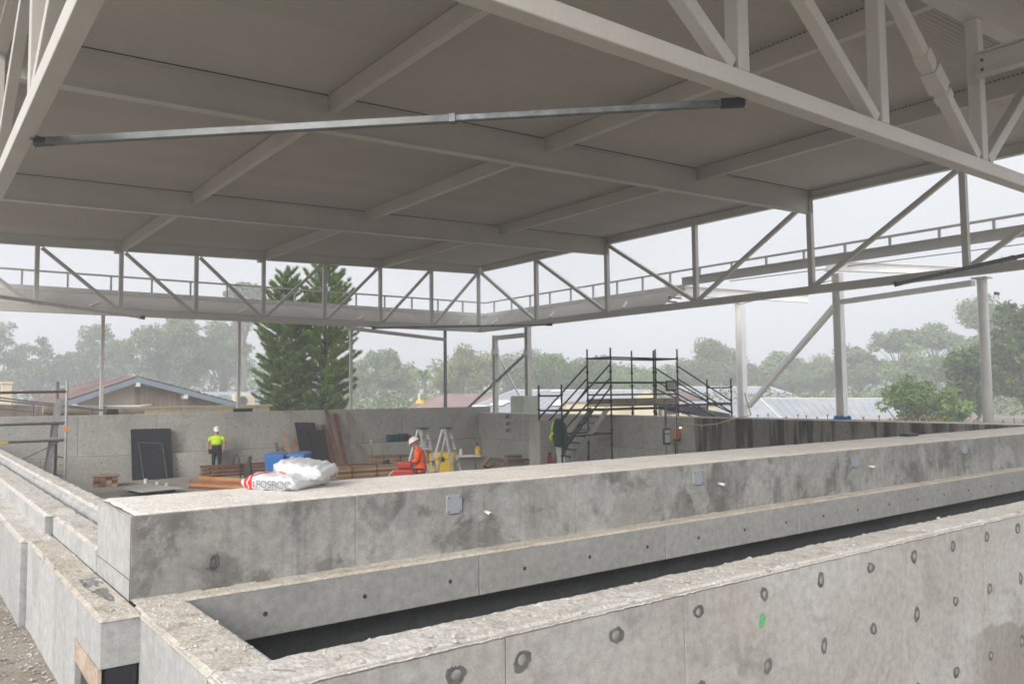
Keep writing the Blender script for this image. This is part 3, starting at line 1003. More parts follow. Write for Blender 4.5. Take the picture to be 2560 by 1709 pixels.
# left truss
lt = thing('left_truss', (XL, 15, 2.7), 'steel truss in the upper left corner running away along the roof edge', 'truss')
MB().ibeam((XL, R_NEAR, roof_z(XL) - .003), (XL, YB - .09, roof_z(XL) - .003), .30, .17, .02, .014).build('top_chord', 'steel', lt)
member(lt, 'bottom_chord', (XL, R_NEAR, 2.795), (XL, YB - .11, 2.795), .16, .19, bevel=.01)
for y in NY[:-1]:
    member(lt, 'vertical', (XL, y, 2.895), (XL, y, roof_z(XL) - .305), .14, .14, bevel=.01)
ztl = roof_z(XL) - .34
for i in range(len(NY) - 1):
    a, b_ = NY[i], NY[i + 1]
    if i >= 3:
        p, q = (XL, b_ - .13, ztl), (XL, a + .13, 2.92)
    else:
        p, q = (XL, a + .13, ztl), (XL, b_ - .13, 2.92)
    member(lt, 'diagonal', p, q, .12, .12, bevel=.01)

# short bracing beam bolted to the near truss, upper right
bb = thing('bracing_beam', (10.86, 3.4, 4.1), 'short bolted steel beam at the upper right edge behind the truss post', 'beam')
m = MB()
m.ibeam((10.63, YF - .11, 4.17), (10.63, 2.2, 4.17), .30, .15, .018, .012)
m.build('beam', 'steel', bb)
for bz in (4.07, 3.95):
    MB().lathe((10.612, YF - .18, bz), [(.0001, -.012), (.018, -.012), (.018, .006)], 6, 'x').build('bolt', 'hole', bb)

# ------------------------------------------------------------------ eaves beyond the trusses
ea = thing('back_eave', (10, 30.6, 3.5), 'narrow eave with railing and soffit beyond the back truss', 'eave')
t = NT('soffit_board')
MAT['soffit'] = t.done(t.scale((.42, .385, .35), t.ramp(t.noise(.5, 4), .3, .7, .85, 1.12)), .7)
pan = [(x, x + 2.32) for x in np.arange(-1.5, 21.0, 2.33)]
for a, b_ in pan:
    b2 = min(b_, 21.58)
    MB().hexa([(a, 29.36, 2.93), (b2, 29.36, 2.93), (b2, 30.58, 3.52), (a, 30.58, 3.52)],
              [(a, 29.36, 2.96), (b2, 29.36, 2.96), (b2, 30.58, 3.55), (a, 30.58, 3.55)]).build('soffit_panel', 'soffit', ea)
MB().box(-1.6, 21.7, 30.59, 30.68, 3.49, 3.71).build('fascia', 'steel_w', ea, bevel=.006)
for x in np.arange(-.9, 21.0, 1.33):
    MB().box(x - .03, x + .03, 30.61, 30.67, 3.712, 4.17).build('rail_post', 'steel_t', ea)
MB().box(-1.6, 21.66, 30.605, 30.675, 4.172, 4.235).build('rail', 'steel_t', ea)
for x in (5.79, 10.63, 15.45, 20.3):
    MB().bar((x - .9, 29.4, 2.98), (x + .02, 30.5, 3.42), .09, .09).build('strut', 'steel_t', ea)
er = thing('right_eave', (21.6, 17, 3.5), 'railed eave beam beyond the right truss, boarded near the corner', 'eave')
for a in np.arange(18.6, 30.4, 2.33):
    b2 = min(a + 2.32, 30.55)
    MB().hexa([(20.51, a, 2.93), (21.58, a, 3.52), (21.58, b2, 3.52), (20.51, b2, 2.93)],
              [(20.51, a, 2.96), (21.58, a, 3.55), (21.58, b2, 3.55), (20.51, b2, 2.96)]).build('soffit_panel', 'soffit', er)
MB().box(21.59, 21.68, 18.6, 30.585, 3.49, 3.71).build('fascia', 'steel_w', er, bevel=.006)
MB().ibeam((21.63, R_NEAR, 3.95), (21.63, 18.75, 3.95), .29, .1, .018, .012).build('edge_beam', 'steel_t', er)
for y in np.arange(2.0, 30.5, 1.33):
    zb = 3.712 if y > 18.75 else 3.952
    MB().box(21.61, 21.67, y - .03, y + .03, zb, 4.17).build('rail_post', 'steel_t', er)
MB().box(21.605, 21.675, R_NEAR, 30.60, 4.172, 4.235).build('rail', 'steel_t', er)
for y in (29.25, 25.3, 21.2):
    MB().bar((20.5, y - .7, 2.98), (21.5, y + .02, 3.42), .09, .09).build('strut', 'steel_t', er)
for k, y in enumerate((18.75, 18.95)):
    MB().box(20.9, 21.5, y - .08, y, 3.2 - .12 * k, 3.25 - .12 * k).build('loose_board', 'wood_tan', er)

# ------------------------------------------------------------------ columns and bracing
for i, x in enumerate((5.52, 10.2, 14.82, 19.4)):
    c = thing('eave_post', (x, 30.6, -2.4), ['slim steel post left of the house gable ridge', 'slim steel post left of the pine trees', 'slim steel post on the right flank of the pine trees', 'slim dark post between the pines and the cross-braced columns'][i], 'post', 'slim posts under the back eave')
    MB().box(x - .055, x + .055, 30.55, 30.66, -2.4, 3.48).build('shaft', 'steel_t' if i < 3 else 'galv_dark', c, bevel=.006)
    MB().box(x - .1, x + .1, 30.5, 30.71, -2.44, -2.402).build('base_plate', 'steel_t', c)
    MB().box(x - .09, x + .09, 30.53, 30.58, 3.42, 3.486).build('cap_plate', 'steel_t', c)
MB().bar((14.0, 29.45, 2.66), (19.35, 30.55, 2.42), .12, .14).build('tie_beam', 'steel_t', label='sloping steel tie from the back truss to the slim dark post', cat='beam')


def hcol(name, x, y, z0, z1, w, label, mat='steel_t', sleeve=None):
    c = thing(name, (x, y, z0), label, 'column', 'columns under the roof corner and right eave')
    m = MB()
    m.box(x - w / 2, x + w / 2, y - w / 2, y - w / 2 + .018, z0, z1)
    m.box(x - w / 2, x + w / 2, y + w / 2 - .018, y + w / 2, z0, z1)
    m.box(x - .008, x + .008, y - w / 2 + .0185, y + w / 2 - .0185, z0, z1)
    m.build('shaft', mat, c)
    MB().box(x - w * .8, x + w * .8, y - w * .8, y + w * .8, z0 - .03, z0 - .001).build('base_plate', mat, c)
    if sleeve:
        MB().box(x - w / 2 - .03, x + w / 2 + .03, y - w / 2 - .03, y + w / 2 + .03, sleeve - .12, sleeve + .12).build('collar', mat, c)
    return c


hcol('corner_column', 21.9, 30.25, -.85, 2.68, .2, 'left one of the two cross-braced columns at the roof corner', sleeve=1.92)
hcol('corner_column', 21.9, 27.8, -.85, 3.45, .22, 'right one of the two cross-braced columns at the roof corner', sleeve=1.75)
hcol('eave_column', 25.9, 19.57, -2.4, 3.55, .28, 'grey column just right of the scaffold stair', 'steel_w')
hcol('eave_column', 22.26, 13.28, -2.3, 3.48, .24, 'white column with a diagonal brace meeting its top', 'steel_w')
c = thing('round_column', (20.93, 8.7, -.85), 'round white column at the right, standing before the trees', 'column', 'columns under the roof corner and right eave')
MB().tube((20.93, 8.7, -.85), (20.93, 8.7, 2.66), .115, 24).build('shaft', 'steel_w', c, smooth=False)
MB().box(20.75, 21.11, 8.52, 8.88, 2.662, 2.697).build('cap_plate', 'steel_w', c)
MB().box(20.98, 21.2, 8.42, 8.46, 2.25, 2.32).build('bracket', 'galv', c)
for p in c.children:
    if p.name.startswith('shaft'):
        p.data.polygons.foreach_set('use_smooth', [True] * len(p.data.polygons))
MB().bar((21.85, 28.0, 2.55), (21.9, 30.1, 2.55), .16, .2).build('tie_beam', 'steel_t', label='short steel tie between the two cross-braced columns', cat='beam')
MB().bar((21.88, 27.9, 1.75), (21.88, 32.9, -.9), .09, .09).build('brace', 'galv_dark', label='dark diagonal brace crossing down to the left at the corner', cat='brace')
MB().bar((21.95, 30.15, 1.85), (21.95, 28.15, -.55), .06, .06).build('brace', 'alu', label='pale thin brace crossing down to the right at the corner', cat='brace')
MB().bar((22.3, 13.42, 2.50), (26.0, 19.35, -.58), .15, .15).build('brace', 'steel_w', label='long white diagonal brace between the two columns right of the scaffold', cat='brace')
MB().bar((21.05, 8.95, 2.60), (22.2, 13.12, 2.60), .16, .14).build('eave_beam', 'steel_w', label='white beam from the round column to the braced column', cat='beam')
MB().ibeam((21.70, 19.57, 3.80), (30.5, 19.57, 4.05), .36, .18, .02, .014).build('outrigger_beam', 'steel_w', label='white beam reaching outward over the grey column', cat='beam')
MB().ibeam((21.70, 13.28, 3.80), (30.7, 13.28, 4.40), .30, .18, .02, .014).build('outrigger_beam', 'steel_w', label='white beam with bolted end plate reaching outward at the right', cat='beam')
MB().tube((22.0, 17.0, 3.66), (24.5, 6.0, 3.9), .014, 6).build('tie_rod', 'galv_dark', label='thin tie rod running above the outward white beams', cat='rod')
MB().tube((22.35, 13.5, 3.3), (25.6, 19.4, 3.3), .012, 6).build('tie_rod', 'galv_dark', label='thin tie rod crossing between the outward white beams', cat='rod')


def prop(p, q, label, r=.045, split=.62, mat='galv', mat2='galv_dark'):
    p, q = Vector(p), Vector(q)
    mid = p.lerp(q, split)
    o = thing('steel_prop', p, label, 'prop', 'telescopic steel props between the trusses')
    MB().bar(p.lerp(q, .02), mid, r * 2.2, r * 2.0).build('outer_section', mat, o, bevel=.006)
    MB().bar(mid.lerp(p, .02), q.lerp(p, .02), r * 1.8, r * 1.65).build('inner_section', mat2, o, bevel=.006)
    d = (q - p).normalized()
    for a, s in ((p, 1), (q, -1)):
        MB().bar(a, a + d * s * .22, r * 2.0, r * 2.3).build('end_fitting', 'blackm', o, bevel=.01)
    for a in (p, q):
        MB().box(a.x - .05, a.x + .05, a.y - .05, a.y + .05, a.z + .03, a.z + .06).build('fixing_plate', 'galv_dark', o)
        MB().tube((a.x, a.y, a.z - .07), (a.x, a.y, a.z + .09), .012, 8).build('fixing_bolt', 'galv_dark', o)
    MB().bar(mid - d * .06, mid + d * .01, r * 2.5, r * 2.3).build('sleeve', mat2, o, bevel=.004)
    c = mid - d * .35
    MB().tube(c + Vector((0, 0, -.1)), c + Vector((0, 0, .09)), .006, 6).build('locking_pin', 'galv_dark', o)
    return o


prop((1.05, 9.61, 2.665), (6.19, 4.56, 2.675), 'long galvanised prop slung between the two nearest trusses overhead', .037)
prop((1.06, 24.5, 2.72), (6.5, 29.12, 2.66), 'galvanised prop under the back truss at the left', .045, .55, 'alu', 'alu')
prop((15.0, 29.1, 2.66), (20.28, 24.2, 2.66), 'dark prop cutting across the far corner under the trusses', .04, .6, 'galv_dark')
prop((20.28, 10.5, 2.68), (17.0, 4.6, 2.70), 'dark prop rising to the right edge under the right truss', .045, .6, 'galv_dark')


# ------------------------------------------------------------------ things built in their own metres
class LT:
    """a thing with its own axes: local metres, x right, y away, z up"""

    def __init__(self, name, loc, yaw, label, cat, group=None, rot=None):
        self.o = thing(name, loc, label, cat, group)
        self.o.rotation_euler = rot if rot else (0, 0, math.radians(yaw))

    def part(self, name, mb, mat, parent=None, smooth=False, bevel=0.0, label=None):
        me = bpy.data.meshes.new(name)
        me.from_pydata([tuple(p) for p in mb.v], [], mb.f)
        me.materials.append(MAT[mat] if isinstance(mat, str) else mat)
        if smooth:
            me.polygons.foreach_set('use_smooth', [True] * len(me.polygons))
        o = bpy.data.objects.new(name, me)
        col.objects.link(o)
        o.parent = parent if parent is not None else self.o
        if bevel:
            b = o.modifiers.new('bevel', 'BEVEL')
            b.width = bevel
            b.segments = 2
            b.limit_method = 'ANGLE'
        if label:
            o['label'] = label
        return o


def skin_part(lt, name, pts, edges, mat, parent=None, sub=1, smooth=True):
    """pts: list of (xyz, radius or (rx, ry)); a tapered limb surface grown over the edges"""
    me = bpy.data.meshes.new(name)
    me.from_pydata([p for p, r in pts], edges, [])
    me.materials.append(MAT[mat])
    o = bpy.data.objects.new(name, me)
    col.objects.link(o)
    o.parent = parent if parent is not None else lt.o
    sk = o.modifiers.new('skin', 'SKIN')
    if not me.skin_vertices:
        me.skin_vertices.new()
    for i, (p, r) in enumerate(pts):
        sv = me.skin_vertices[0].data[i]
        sv.radius = (r, r) if not isinstance(r, tuple) else r
        sv.use_root = (i == 0)
    sk.use_smooth_shade = True
    sb = o.modifiers.new('subdivision', 'SUBSURF')
    sb.levels = sub
    sb.render_levels = sub
    return o


CAMYAW = -37.1     # an object at this yaw turns its local -y side to the viewer
F = -2.29

# ------------------------------------------------------------------ bags on the beam
t = NT('printed_bag_film')
oc = t.n('ShaderNodeTexCoord').outputs['Object']
sp = t.n('ShaderNodeSeparateXYZ')
t.t.links.new(oc, sp.inputs[0])
redm = t.math('MULTIPLY', t.ramp(sp.outputs[0], -.172, -.168, 1, 0), 1.0)
zig = t.math('PINGPONG', t.math('MULTIPLY', sp.outputs[2], 6.0), .25)
stripe = t.ramp(t.math('ABSOLUTE', t.math('SUBTRACT', t.math('ADD', sp.outputs[0], .225), t.math('MULTIPLY', zig, .10))), .004, .007, 1, 0)
edge = t.ramp(sp.outputs[0], -.262, -.256, 1, 0)
cr = t.mix(t.math('MAXIMUM', stripe, edge), (.55, .02, .03), (.70, .62, .62))
cw = t.mix(t.ramp(t.noise(6, 4), .4, .7, 0, .5), (.60, .61, .63), (.48, .49, .51))
t.bump(t.noise(11, 5, .65, dist=1.2), .5, .02)
MAT['bagfilm'] = t.done(t.mix(redm, cw, cr), .33, 0, .5)


def bag_mesh(L, Wd, H, seed, pinch=.35):
    rs = np.random.default_rng(seed)
    ph = rs.uniform(0, 6.28, 8)
    nx, na = 34, 40
    mb = MB()
    vs, fs = [], []
    for i in range(nx + 1):
        u = -1 + 2 * i / nx
        x = u * L / 2
        e = abs(u) ** 7
        hz = H / 2 * (1 - (1 - pinch) * e)
        wy = Wd / 2 * (1 - .07 * abs(u) ** 10)
        for k in range(na):
            a = 2 * math.pi * k / na
            c, s = math.cos(a), math.sin(a)
            ex = .42
            y = wy * math.copysign(abs(c) ** ex, c)
            z = hz * math.copysign(abs(s) ** (ex + .12), s)
            wr = .006 * (math.sin(9 * u + 5 * a + ph[0]) + math.sin(17 * u - 3 * a + ph[1]) + .6 * math.sin(31 * u + 8 * a + ph[2])) * (.4 + abs(u))
            bul = 1 + .06 * math.cos(a * 2 + ph[3]) * (1 - u * u)
            vs.append((x + .004 * math.sin(7 * a + ph[4]), y * bul, z * bul + wr))
    for i in range(nx):
        for k in range(na):
            fs.append((i * na + k, (i + 1) * na + k, (i + 1) * na + (k + 1) % na, i * na + (k + 1) % na))
    fs += [tuple(range(na)), tuple(range((nx + 1) * na - 1, nx * na - 1, -1))]
    return mb.add(vs, fs)


def text_part(lt, body, size, loc, rot, mat, ext=.0008):
    cu = bpy.data.curves.new('lettering', 'FONT')
    cu.body = body
    cu.size = size
    cu.extrude = ext
    cu.align_x = 'LEFT'
    cu.space_character = 1.06
    cu.offset = .0019
    cu.materials.append(MAT[mat])
    tmp = bpy.data.objects.new('lettering_curve', cu)
    col.objects.link(tmp)
    bpy.context.view_layer.update()
    me = bpy.data.meshes.new_from_object(tmp.evaluated_get(bpy.context.evaluated_depsgraph_get()))
    bpy.data.objects.remove(tmp)
    me.name = 'lettering'
    o = bpy.data.objects.new('lettering', me)
    col.objects.link(o)
    o.parent = lt.o
    o.location = loc
    o.rotation_euler = rot
    return o


MAT['ink_grey'] = paint('grey_print', (.20, .205, .22), .04, .5)
MAT['ink_red'] = paint('red_print', (.55, .02, .03), .04, .5)
bagyaw = math.degrees(math.atan2(-.41, .23))
b1 = LT('cement_bag', (2.375, 6.0, -.643), bagyaw, 'white bag of grout printed FOSROC with a red end, lying on the beam', 'bag', 'bags of grout on the beam')
b1.part('bag', bag_mesh(.60, .56, .145, 3), 'bagfilm', smooth=True)
text_part(b1, 'FOSROC', .093, (-.095, -.2995, -.036), (math.radians(90), 0, 0), 'ink_grey')
m = MB()
for a in range(4):
    an = math.radians(45 + 90 * a)
    ca, sa = math.cos(an), math.sin(an)
    pts = [(.003, 0), (.018, .010), (.031, .004), (.027, -.007), (.012, -.006)]
    m.add([(-.136 + p * ca - q * sa, -.3002, -.006 + p * sa + q * ca) for p, q in pts], [(0, 1, 2, 3, 4)])
b1.part('emblem', m, 'ink_red')
m = MB()
for k in range(5):
    m.add([(-.148 + .006 * k, -.3000, .030), (-.144 + .006 * k, -.3000, .030), (-.144 + .006 * k, -.3000, .039), (-.148 + .006 * k, -.3000, .039)], [(0, 1, 2, 3)])
b1.part('small_print', m, 'ink_grey')
b2 = LT('cement_bag', (2.50, 5.93, -.556), 0, 'plain white grout bag slumped on top of the printed bag', 'bag', 'bags of grout on the beam',
        rot=(math.radians(4), math.radians(8), math.radians(bagyaw + 10)))
MAT['bagfilm2'] = paint('white_bag_film', (.56, .57, .58), .12, .35, scale=5, bump=.9)
b2.part('bag', bag_mesh(.48, .36, .13, 9, .5), 'bagfilm2', smooth=True)
m = MB().add([(-.17, -.186, -.02), (-.09, -.189, -.026), (-.09, -.188, -.036), (-.165, -.186, -.030)], [(0, 1, 2, 3)])
b2.part('red_seal', m, 'ink_red')


# ------------------------------------------------------------------ people
def helmet(lt, c, tilt, face, mat='helmet'):
    """c: centre of the head, face: unit horizontal direction the face looks"""
    fx, fy = face
    n, m_ = 20, 7
    vs, fs = [], []
    for k in range(m_ + 1):
        th = (math.pi / 2) * (1 - k / m_)
        for i in range(n):
            a = 2 * math.pi * i / n
            r = .118 * math.sin(math.pi / 2 - th + .001) if False else .118 * math.cos(math.pi / 2 - th) if False else .118 * math.sin(math.pi / 2 * k / m_ + .02)
            z = .118 * math.cos(math.pi / 2 * k / m_)
            x, y = r * math.cos(a), 1.18 * r * math.sin(a)
            vs.append([x, y, z])
    base = len(vs)
    for i in range(n):       # brim, longer over the eyes
        a = 2 * math.pi * i / n
        ex = .014 + (.045 * max(0, math.sin(a)) ** 2)
        vs.append([(.118 + ex * .6) * math.cos(a), 1.18 * .118 * math.sin(a) + ex * math.sin(a), -.012 - .012 * max(0, math.sin(a))])
    for k in range(m_):
        for i in range(n):
            fs.append((k * n + i, (k + 1) * n + i, (k + 1) * n + (i + 1) % n, k * n + (i + 1) % n))
    for i in range(n):
        fs.append((m_ * n + i, base + i, base + (i + 1) % n, m_ * n + (i + 1) % n))
    ct, st = math.cos(tilt), math.sin(tilt)
    out = []
    for x, y, z in vs:       # tilt forward about x, then turn +y to the face direction
        y2, z2 = y * ct + z * st, -y * st + z * ct
        out.append((c[0] + x * fy + y2 * fx, c[1] - x * fx + y2 * fy, c[2] + .035 + z2))
    h = lt.part('helmet', MB().add(out, fs), mat, smooth=True)
    so = h.modifiers.new('solid', 'SOLIDIFY')
    so.thickness = .004
    # badge on the front
    d = Vector((fx, fy, 0))
    s = Vector((fy, -fx, 0))
    p = Vector(c) + d * (.118 * 1.18 * .86) + Vector((0, 0, .035 + .055 - .1 * st))
    bd = MB().add([tuple(p + d * .012 + s * (.02 * math.cos(a)) + Vector((0, 0, .02 * math.sin(a)))) for a in np.linspace(0, 6.28, 9)[:-1]], [tuple(range(8))])
    lt.part('badge', bd, 'cloth_k', h)
    return h


def head(lt, c, face, hairmat='cloth_k'):
    fx, fy = face
    n, m_ = 16, 12
    vs, fs = [], []
    for k in range(m_ + 1):
        th = math.pi * k / m_
        for i in range(n):
            a = 2 * math.pi * i / n
            x = .074 * math.sin(th) * math.cos(a)
            y = .093 * math.sin(th) * math.sin(a)
            z = .118 * math.cos(th)
            if z < 0:
                y += .012 * (-z / .118)
                x *= 1 - .25 * (-z / .118)
            if abs(x) < .02 and y > .07 and -.03 < z < .02:
                y += .018
            vs.append((c[0] + x * fy + y * fx, c[1] - x * fx + y * fy, c[2] + z))
    for k in range(m_):
        for i in range(n):
            fs.append((k * n + i, (k + 1) * n + i, (k + 1) * n + (i + 1) % n, k * n + (i + 1) % n))
    h = lt.part('head', MB().add(vs, fs), 'skin', smooth=True)
    d, s = Vector((fx, fy, 0)), Vector((fy, -fx, 0))
    for sg in (-1, 1):
        e = Vector(c) + d * .088 + s * (.03 * sg) + Vector((0, 0, .012))
        lt.part('eye', MB().blob(e, .011, 1, 8, 6, 0), 'cloth_k', h, smooth=True)
        e = Vector(c) + s * (.074 * sg) + Vector((0, 0, -.005))
        lt.part('ear', MB().blob(e, .022, 1, 8, 6, 0, (.6, .6, 1.3)), 'skin', h, smooth=True)
    mo = Vector(c) + d * .094 + Vector((0, 0, -.062))
    lt.part('mouth', MB().bar(mo - s * .02, mo + s * .02, .006, .008), 'red', h)
    return h


def hand(lt, wrist, direc, spread, curl=.5):
    """palm with five bent fingers"""
    w = Vector(wrist)
    d = Vector(direc).normalized()
    s = Vector(spread).normalized()
    nn = d.cross(s).normalized()
    pts = [(tuple(w), .026), (tuple(w + d * .05), (.034, .02)), (tuple(w + d * .085), (.036, .018))]
    ed = [(0, 1), (1, 2)]
    for k, (off, ln) in enumerate(((-.03, .062), (-.01, .074), (.011, .07), (.03, .055))):
        b = w + d * .088 + s * off
        p1 = b + d * ln * .5 + nn * curl * .015
        p2 = b + d * ln * (1 - .25 * curl) + nn * curl * .045
        i = len(pts)
        pts += [(tuple(b), .0095), (tuple(p1), .0088), (tuple(p2), .0075)]
        ed += [(2, i), (i, i + 1), (i + 1, i + 2)]
    i = len(pts)
    pts += [(tuple(w + d * .035 - s * .034), .011), (tuple(w + d * .07 - s * .052 + nn * .015), .009), (tuple(w + d * .095 - s * .045 + nn * .03), .008)]
    ed += [(1, i), (i, i + 1), (i + 1, i + 2)]
    return skin_part(lt, 'hand', pts, ed, 'skin')


def loft(lt, name, secs, mat, n=18):
    """closed body of elliptical sections: (x, y, z, rx, ry)"""
    vs, fs = [], []
    for x, y, z, rx, ry in secs:
        for i in range(n):
            a = 2 * math.pi * i / n
            c, s = math.cos(a), math.sin(a)
            vs.append((x + rx * math.copysign(abs(c) ** .85, c), y + ry * math.copysign(abs(s) ** .85, s), z))
    m = len(secs)
    for k in range(m - 1):
        for i in range(n):
            fs.append((k * n + i, k * n + (i + 1) % n, (k + 1) * n + (i + 1) % n, (k + 1) * n + i))
    fs += [tuple(range(n - 1, -1, -1)), tuple(range((m - 1) * n, m * n))]
    return lt.part(name, MB().add(vs, fs), mat, smooth=True)


# worker in yellow by the back wall; local -y looks at the camera
w1 = LT('person', (7.47, 24.27, F), CAMYAW, 'person in lime shirt, black trousers and white helmet standing by the back wall', 'person', 'workers')
H = .955
f1 = (.45, -.893)
skin_part(w1, 'trousers', [((0, 0, .90 * H), (.155, .115)), ((.09, 0, .80 * H), .095), ((.10, .0, .47 * H), .068), ((.10, .03, .10 * H), .052), ((-.09, 0, .80 * H), .095), ((-.10, -.03, .47 * H), .068), ((-.12, .0, .10 * H), .052)],
          [(0, 1), (1, 2), (2, 3), (0, 4), (4, 5), (5, 6)], 'cloth_k')
for sx, yy in ((.10, .03), (-.12, 0)):
    w1.part('boot', MB().box(sx - .045, sx + .045, yy - .17, yy + .09, 0.0, .09), 'cloth_k', smooth=False, bevel=.02)
loft(w1, 'shirt_lower', [(0, 0, .80 * H, .165, .118), (0, 0, .90 * H, .178, .126), (0, 0, 1.0 * H, .168, .120), (0, 0, 1.13 * H, .172, .120)], 'cloth_k')
loft(w1, 'shirt', [(0, 0, 1.10 * H, .178, .126), (0, 0, 1.2 * H, .190, .130), (0, 0, 1.32 * H, .205, .128), (0, 0, 1.40 * H, .185, .108), (0, 0, 1.455 * H, .085, .075)], 'hiviz')
for sx in (-1, 1):
    skin_part(w1, 'sleeve', [((sx * .15, 0, 1.385 * H), .088), ((sx * .225, .005, 1.34 * H), .084), ((sx * .285, .015, 1.22 * H), .074)], [(0, 1), (1, 2)], 'hiviz')
skin_part(w1, 'body', [((0, 0, 1.35 * H), .09), ((.0, -.01, 1.49 * H), .058), ((.01, -.03, 1.56 * H), .055), ((.19, 0, 1.38 * H), .04), ((.27, .01, 1.2 * H), .044), ((.29, .02, 1.10 * H), .040), ((.25, -.06, .93 * H), .033), ((-.19, 0, 1.38 * H), .04), ((-.28, .02, 1.2 * H), .044), ((-.31, .03, 1.10 * H), .040), ((-.27, -.06, .92 * H), .033)],
          [(0, 1), (1, 2), (0, 3), (3, 4), (4, 5), (5, 6), (0, 7), (7, 8), (8, 9), (9, 10)], 'skin')
w1.part('collar', MB().lathe((0, -.01, 1.44 * H), [(.075, -.03), (.068, .0), (.062, .025)], 12), 'cloth_k', smooth=True)
head(w1, (.02, -.045, 1.625 * H), f1)
helmet(w1, (.02, -.045, 1.632 * H), math.radians(16), f1)
hand(w1, (.25, -.06, .93 * H), (-.1, -.15, -1), (0, 1, 0), .6)
hand(w1, (-.27, -.06, .92 * H), (.1, -.15, -1), (0, 1, 0), .6)
w1.part('tool_pouch', MB().box(-.27, -.17, -.1, .06, .74, .90), 'cloth_k', bevel=.02)

# surveyor in orange, in profile, looking down at a tablet
yaw2 = math.degrees(math.atan2(.603, -.798))     # local +x -> towards image left
w2 = LT('person', (9.05, 15.36, F), yaw2, 'person in orange shirt and white helmet looking down at a tablet', 'person', 'workers')
H = .93
f2 = (1.0, 0.0)
skin_part(w2, 'trousers', [((-.05, 0, .92 * H), (.125, .15)), ((-.03, .09, .80 * H), .095), ((.02, .10, .47 * H), .07), ((-.03, .10, .10 * H), .055), ((-.03, -.09, .80 * H), .095), ((.03, -.10, .47 * H), .07), ((-.02, -.10, .10 * H), .055)],
          [(0, 1), (1, 2), (2, 3), (0, 4), (4, 5), (5, 6)], 'cloth_k')
for yy in (.10, -.10):
    w2.part('boot', MB().box(-.12, .16, yy - .045, yy + .045, 0, .09), 'cloth_k', bevel=.02)
loft(w2, 'shirt', [(-.06, 0, .78 * H, .135, .185), (-.06, 0, .92 * H, .142, .190), (-.05, 0, 1.08 * H, .135, .185), (-.02, 0, 1.26 * H, .140, .205), (.0, 0, 1.38 * H, .125, .19), (.03, 0, 1.455 * H, .08, .09)], 'hivizo')
for sy in (-1, 1):
    skin_part(w2, 'sleeve', [((.0, sy * .16, 1.37 * H), .09), ((.0, sy * .225, 1.30 * H), .082), ((.03, sy * .25, 1.12 * H), .07), ((.22, sy * .15, 1.05 * H), .052)], [(0, 1), (1, 2), (2, 3)], 'hivizo')
skin_part(w2, 'body', [((.02, 0, 1.38 * H), .09), ((.06, 0, 1.48 * H), .06), ((.10, 0, 1.55 * H), .056), ((.0, .2, 1.3 * H), .04), ((.02, .25, 1.12 * H), .04), ((.27, .13, 1.045 * H), .033), ((.0, -.2, 1.3 * H), .04), ((.02, -.25, 1.12 * H), .04), ((.27, -.13, 1.045 * H), .033)],
          [(0, 1), (1, 2), (0, 3), (3, 4), (4, 5), (0, 6), (6, 7), (7, 8)], 'skin')
w2.part('collar', MB().lathe((.05, 0, 1.44 * H), [(.085, -.03), (.075, .0), (.066, .03)], 12), 'cloth_k', smooth=True)
head(w2, (.13, 0, 1.61 * H), f2)
helmet(w2, (.13, 0, 1.615 * H), math.radians(28), f2)
hand(w2, (.26, .13, 1.04 * H), (1, -.25, -.05), (0, -.5, .8), .6)
hand(w2, (.26, -.13, 1.04 * H), (1, .25, -.05), (0, .5, .8), .6)
tb = LT('tablet', (9.05 - .798 * .40 / K, 15.36 + .603 * .40 / K, F + 1.05 * H / K), yaw2, 'dark tablet held by the person in orange', 'tablet')
m = MB().hexa([(-.08, -.13, -.02), (.08, -.13, .06), (.08, .13, .06), (-.08, .13, -.02)], [(-.09, -.13, -.002), (.07, -.13, .078), (.07, .13, .078), (-.09, .13, -.002)])
tb.part('body', m, 'blackm', bevel=.004)


# ------------------------------------------------------------------ bins
def bin_(loc, yaw, label):
    b = LT('wheelie_bin', loc, yaw, label, 'bin', 'blue wheelie bins by the back wall')
    b.part('body', MB().hexa([(-.22, -.24, .06), (.22, -.24, .06), (.22, .24, .06), (-.22, .24, .06)], [(-.27, -.34, .96), (.27, -.34, .96), (.27, .32, .96), (-.27, .32, .96)]), 'blue', bevel=.02)
    b.part('rim', MB().box(-.285, .285, -.355, .33, .955, .985), 'blue', bevel=.008)
    lid = MB().hexa([(-.295, -.37, .987), (.295, -.37, .987), (.295, .36, 1.0), (-.295, .36, 1.0)], [(-.27, -.34, 1.04), (.27, -.34, 1.04), (.27, .34, 1.075), (-.27, .34, 1.075)])
    b.part('lid', lid, 'blue', bevel=.015)
    b.part('handle', MB().tube((-.24, .39, .98), (.24, .39, .98), .016, 8), 'blue')
    for s in (-1, 1):
        b.part('wheel', MB().tube((s * .25, .27, .10), (s * .29, .27, .10), .10, 16), 'blackm')
    m = MB()
    for a in range(3):
        an = math.radians(90 + 120 * a)
        c = (.05 * math.cos(an), .05 * math.sin(an))
        t_ = (-math.sin(an), math.cos(an))
        for p in (-1, 1):
            q = [(c[0] + t_[0] * w * p + math.cos(an) * d, c[1] + t_[1] * w * p + math.sin(an) * d) for w, d in ((.0, .012), (.032, -.006), (.026, -.018), (.0, -.002))]
            m.add([(x, -.305 - .0012 * 0 - (z * .1), .56 + z) for x, z in q], [(0, 1, 2, 3)])
    m.add([(-.07, -.295, .46), (.07, -.295, .46), (.07, -.297, .475), (-.07, -.297, .475)], [(0, 1, 2, 3)])
    b.part('emblem', m, 'white_dull')
    return b


bin_((7.45, 19.5, F), CAMYAW + 3, 'blue wheelie bin nearer the worker in yellow')
bin_((7.96, 19.35, F), CAMYAW - 4, 'blue wheelie bin beside the black sheets')


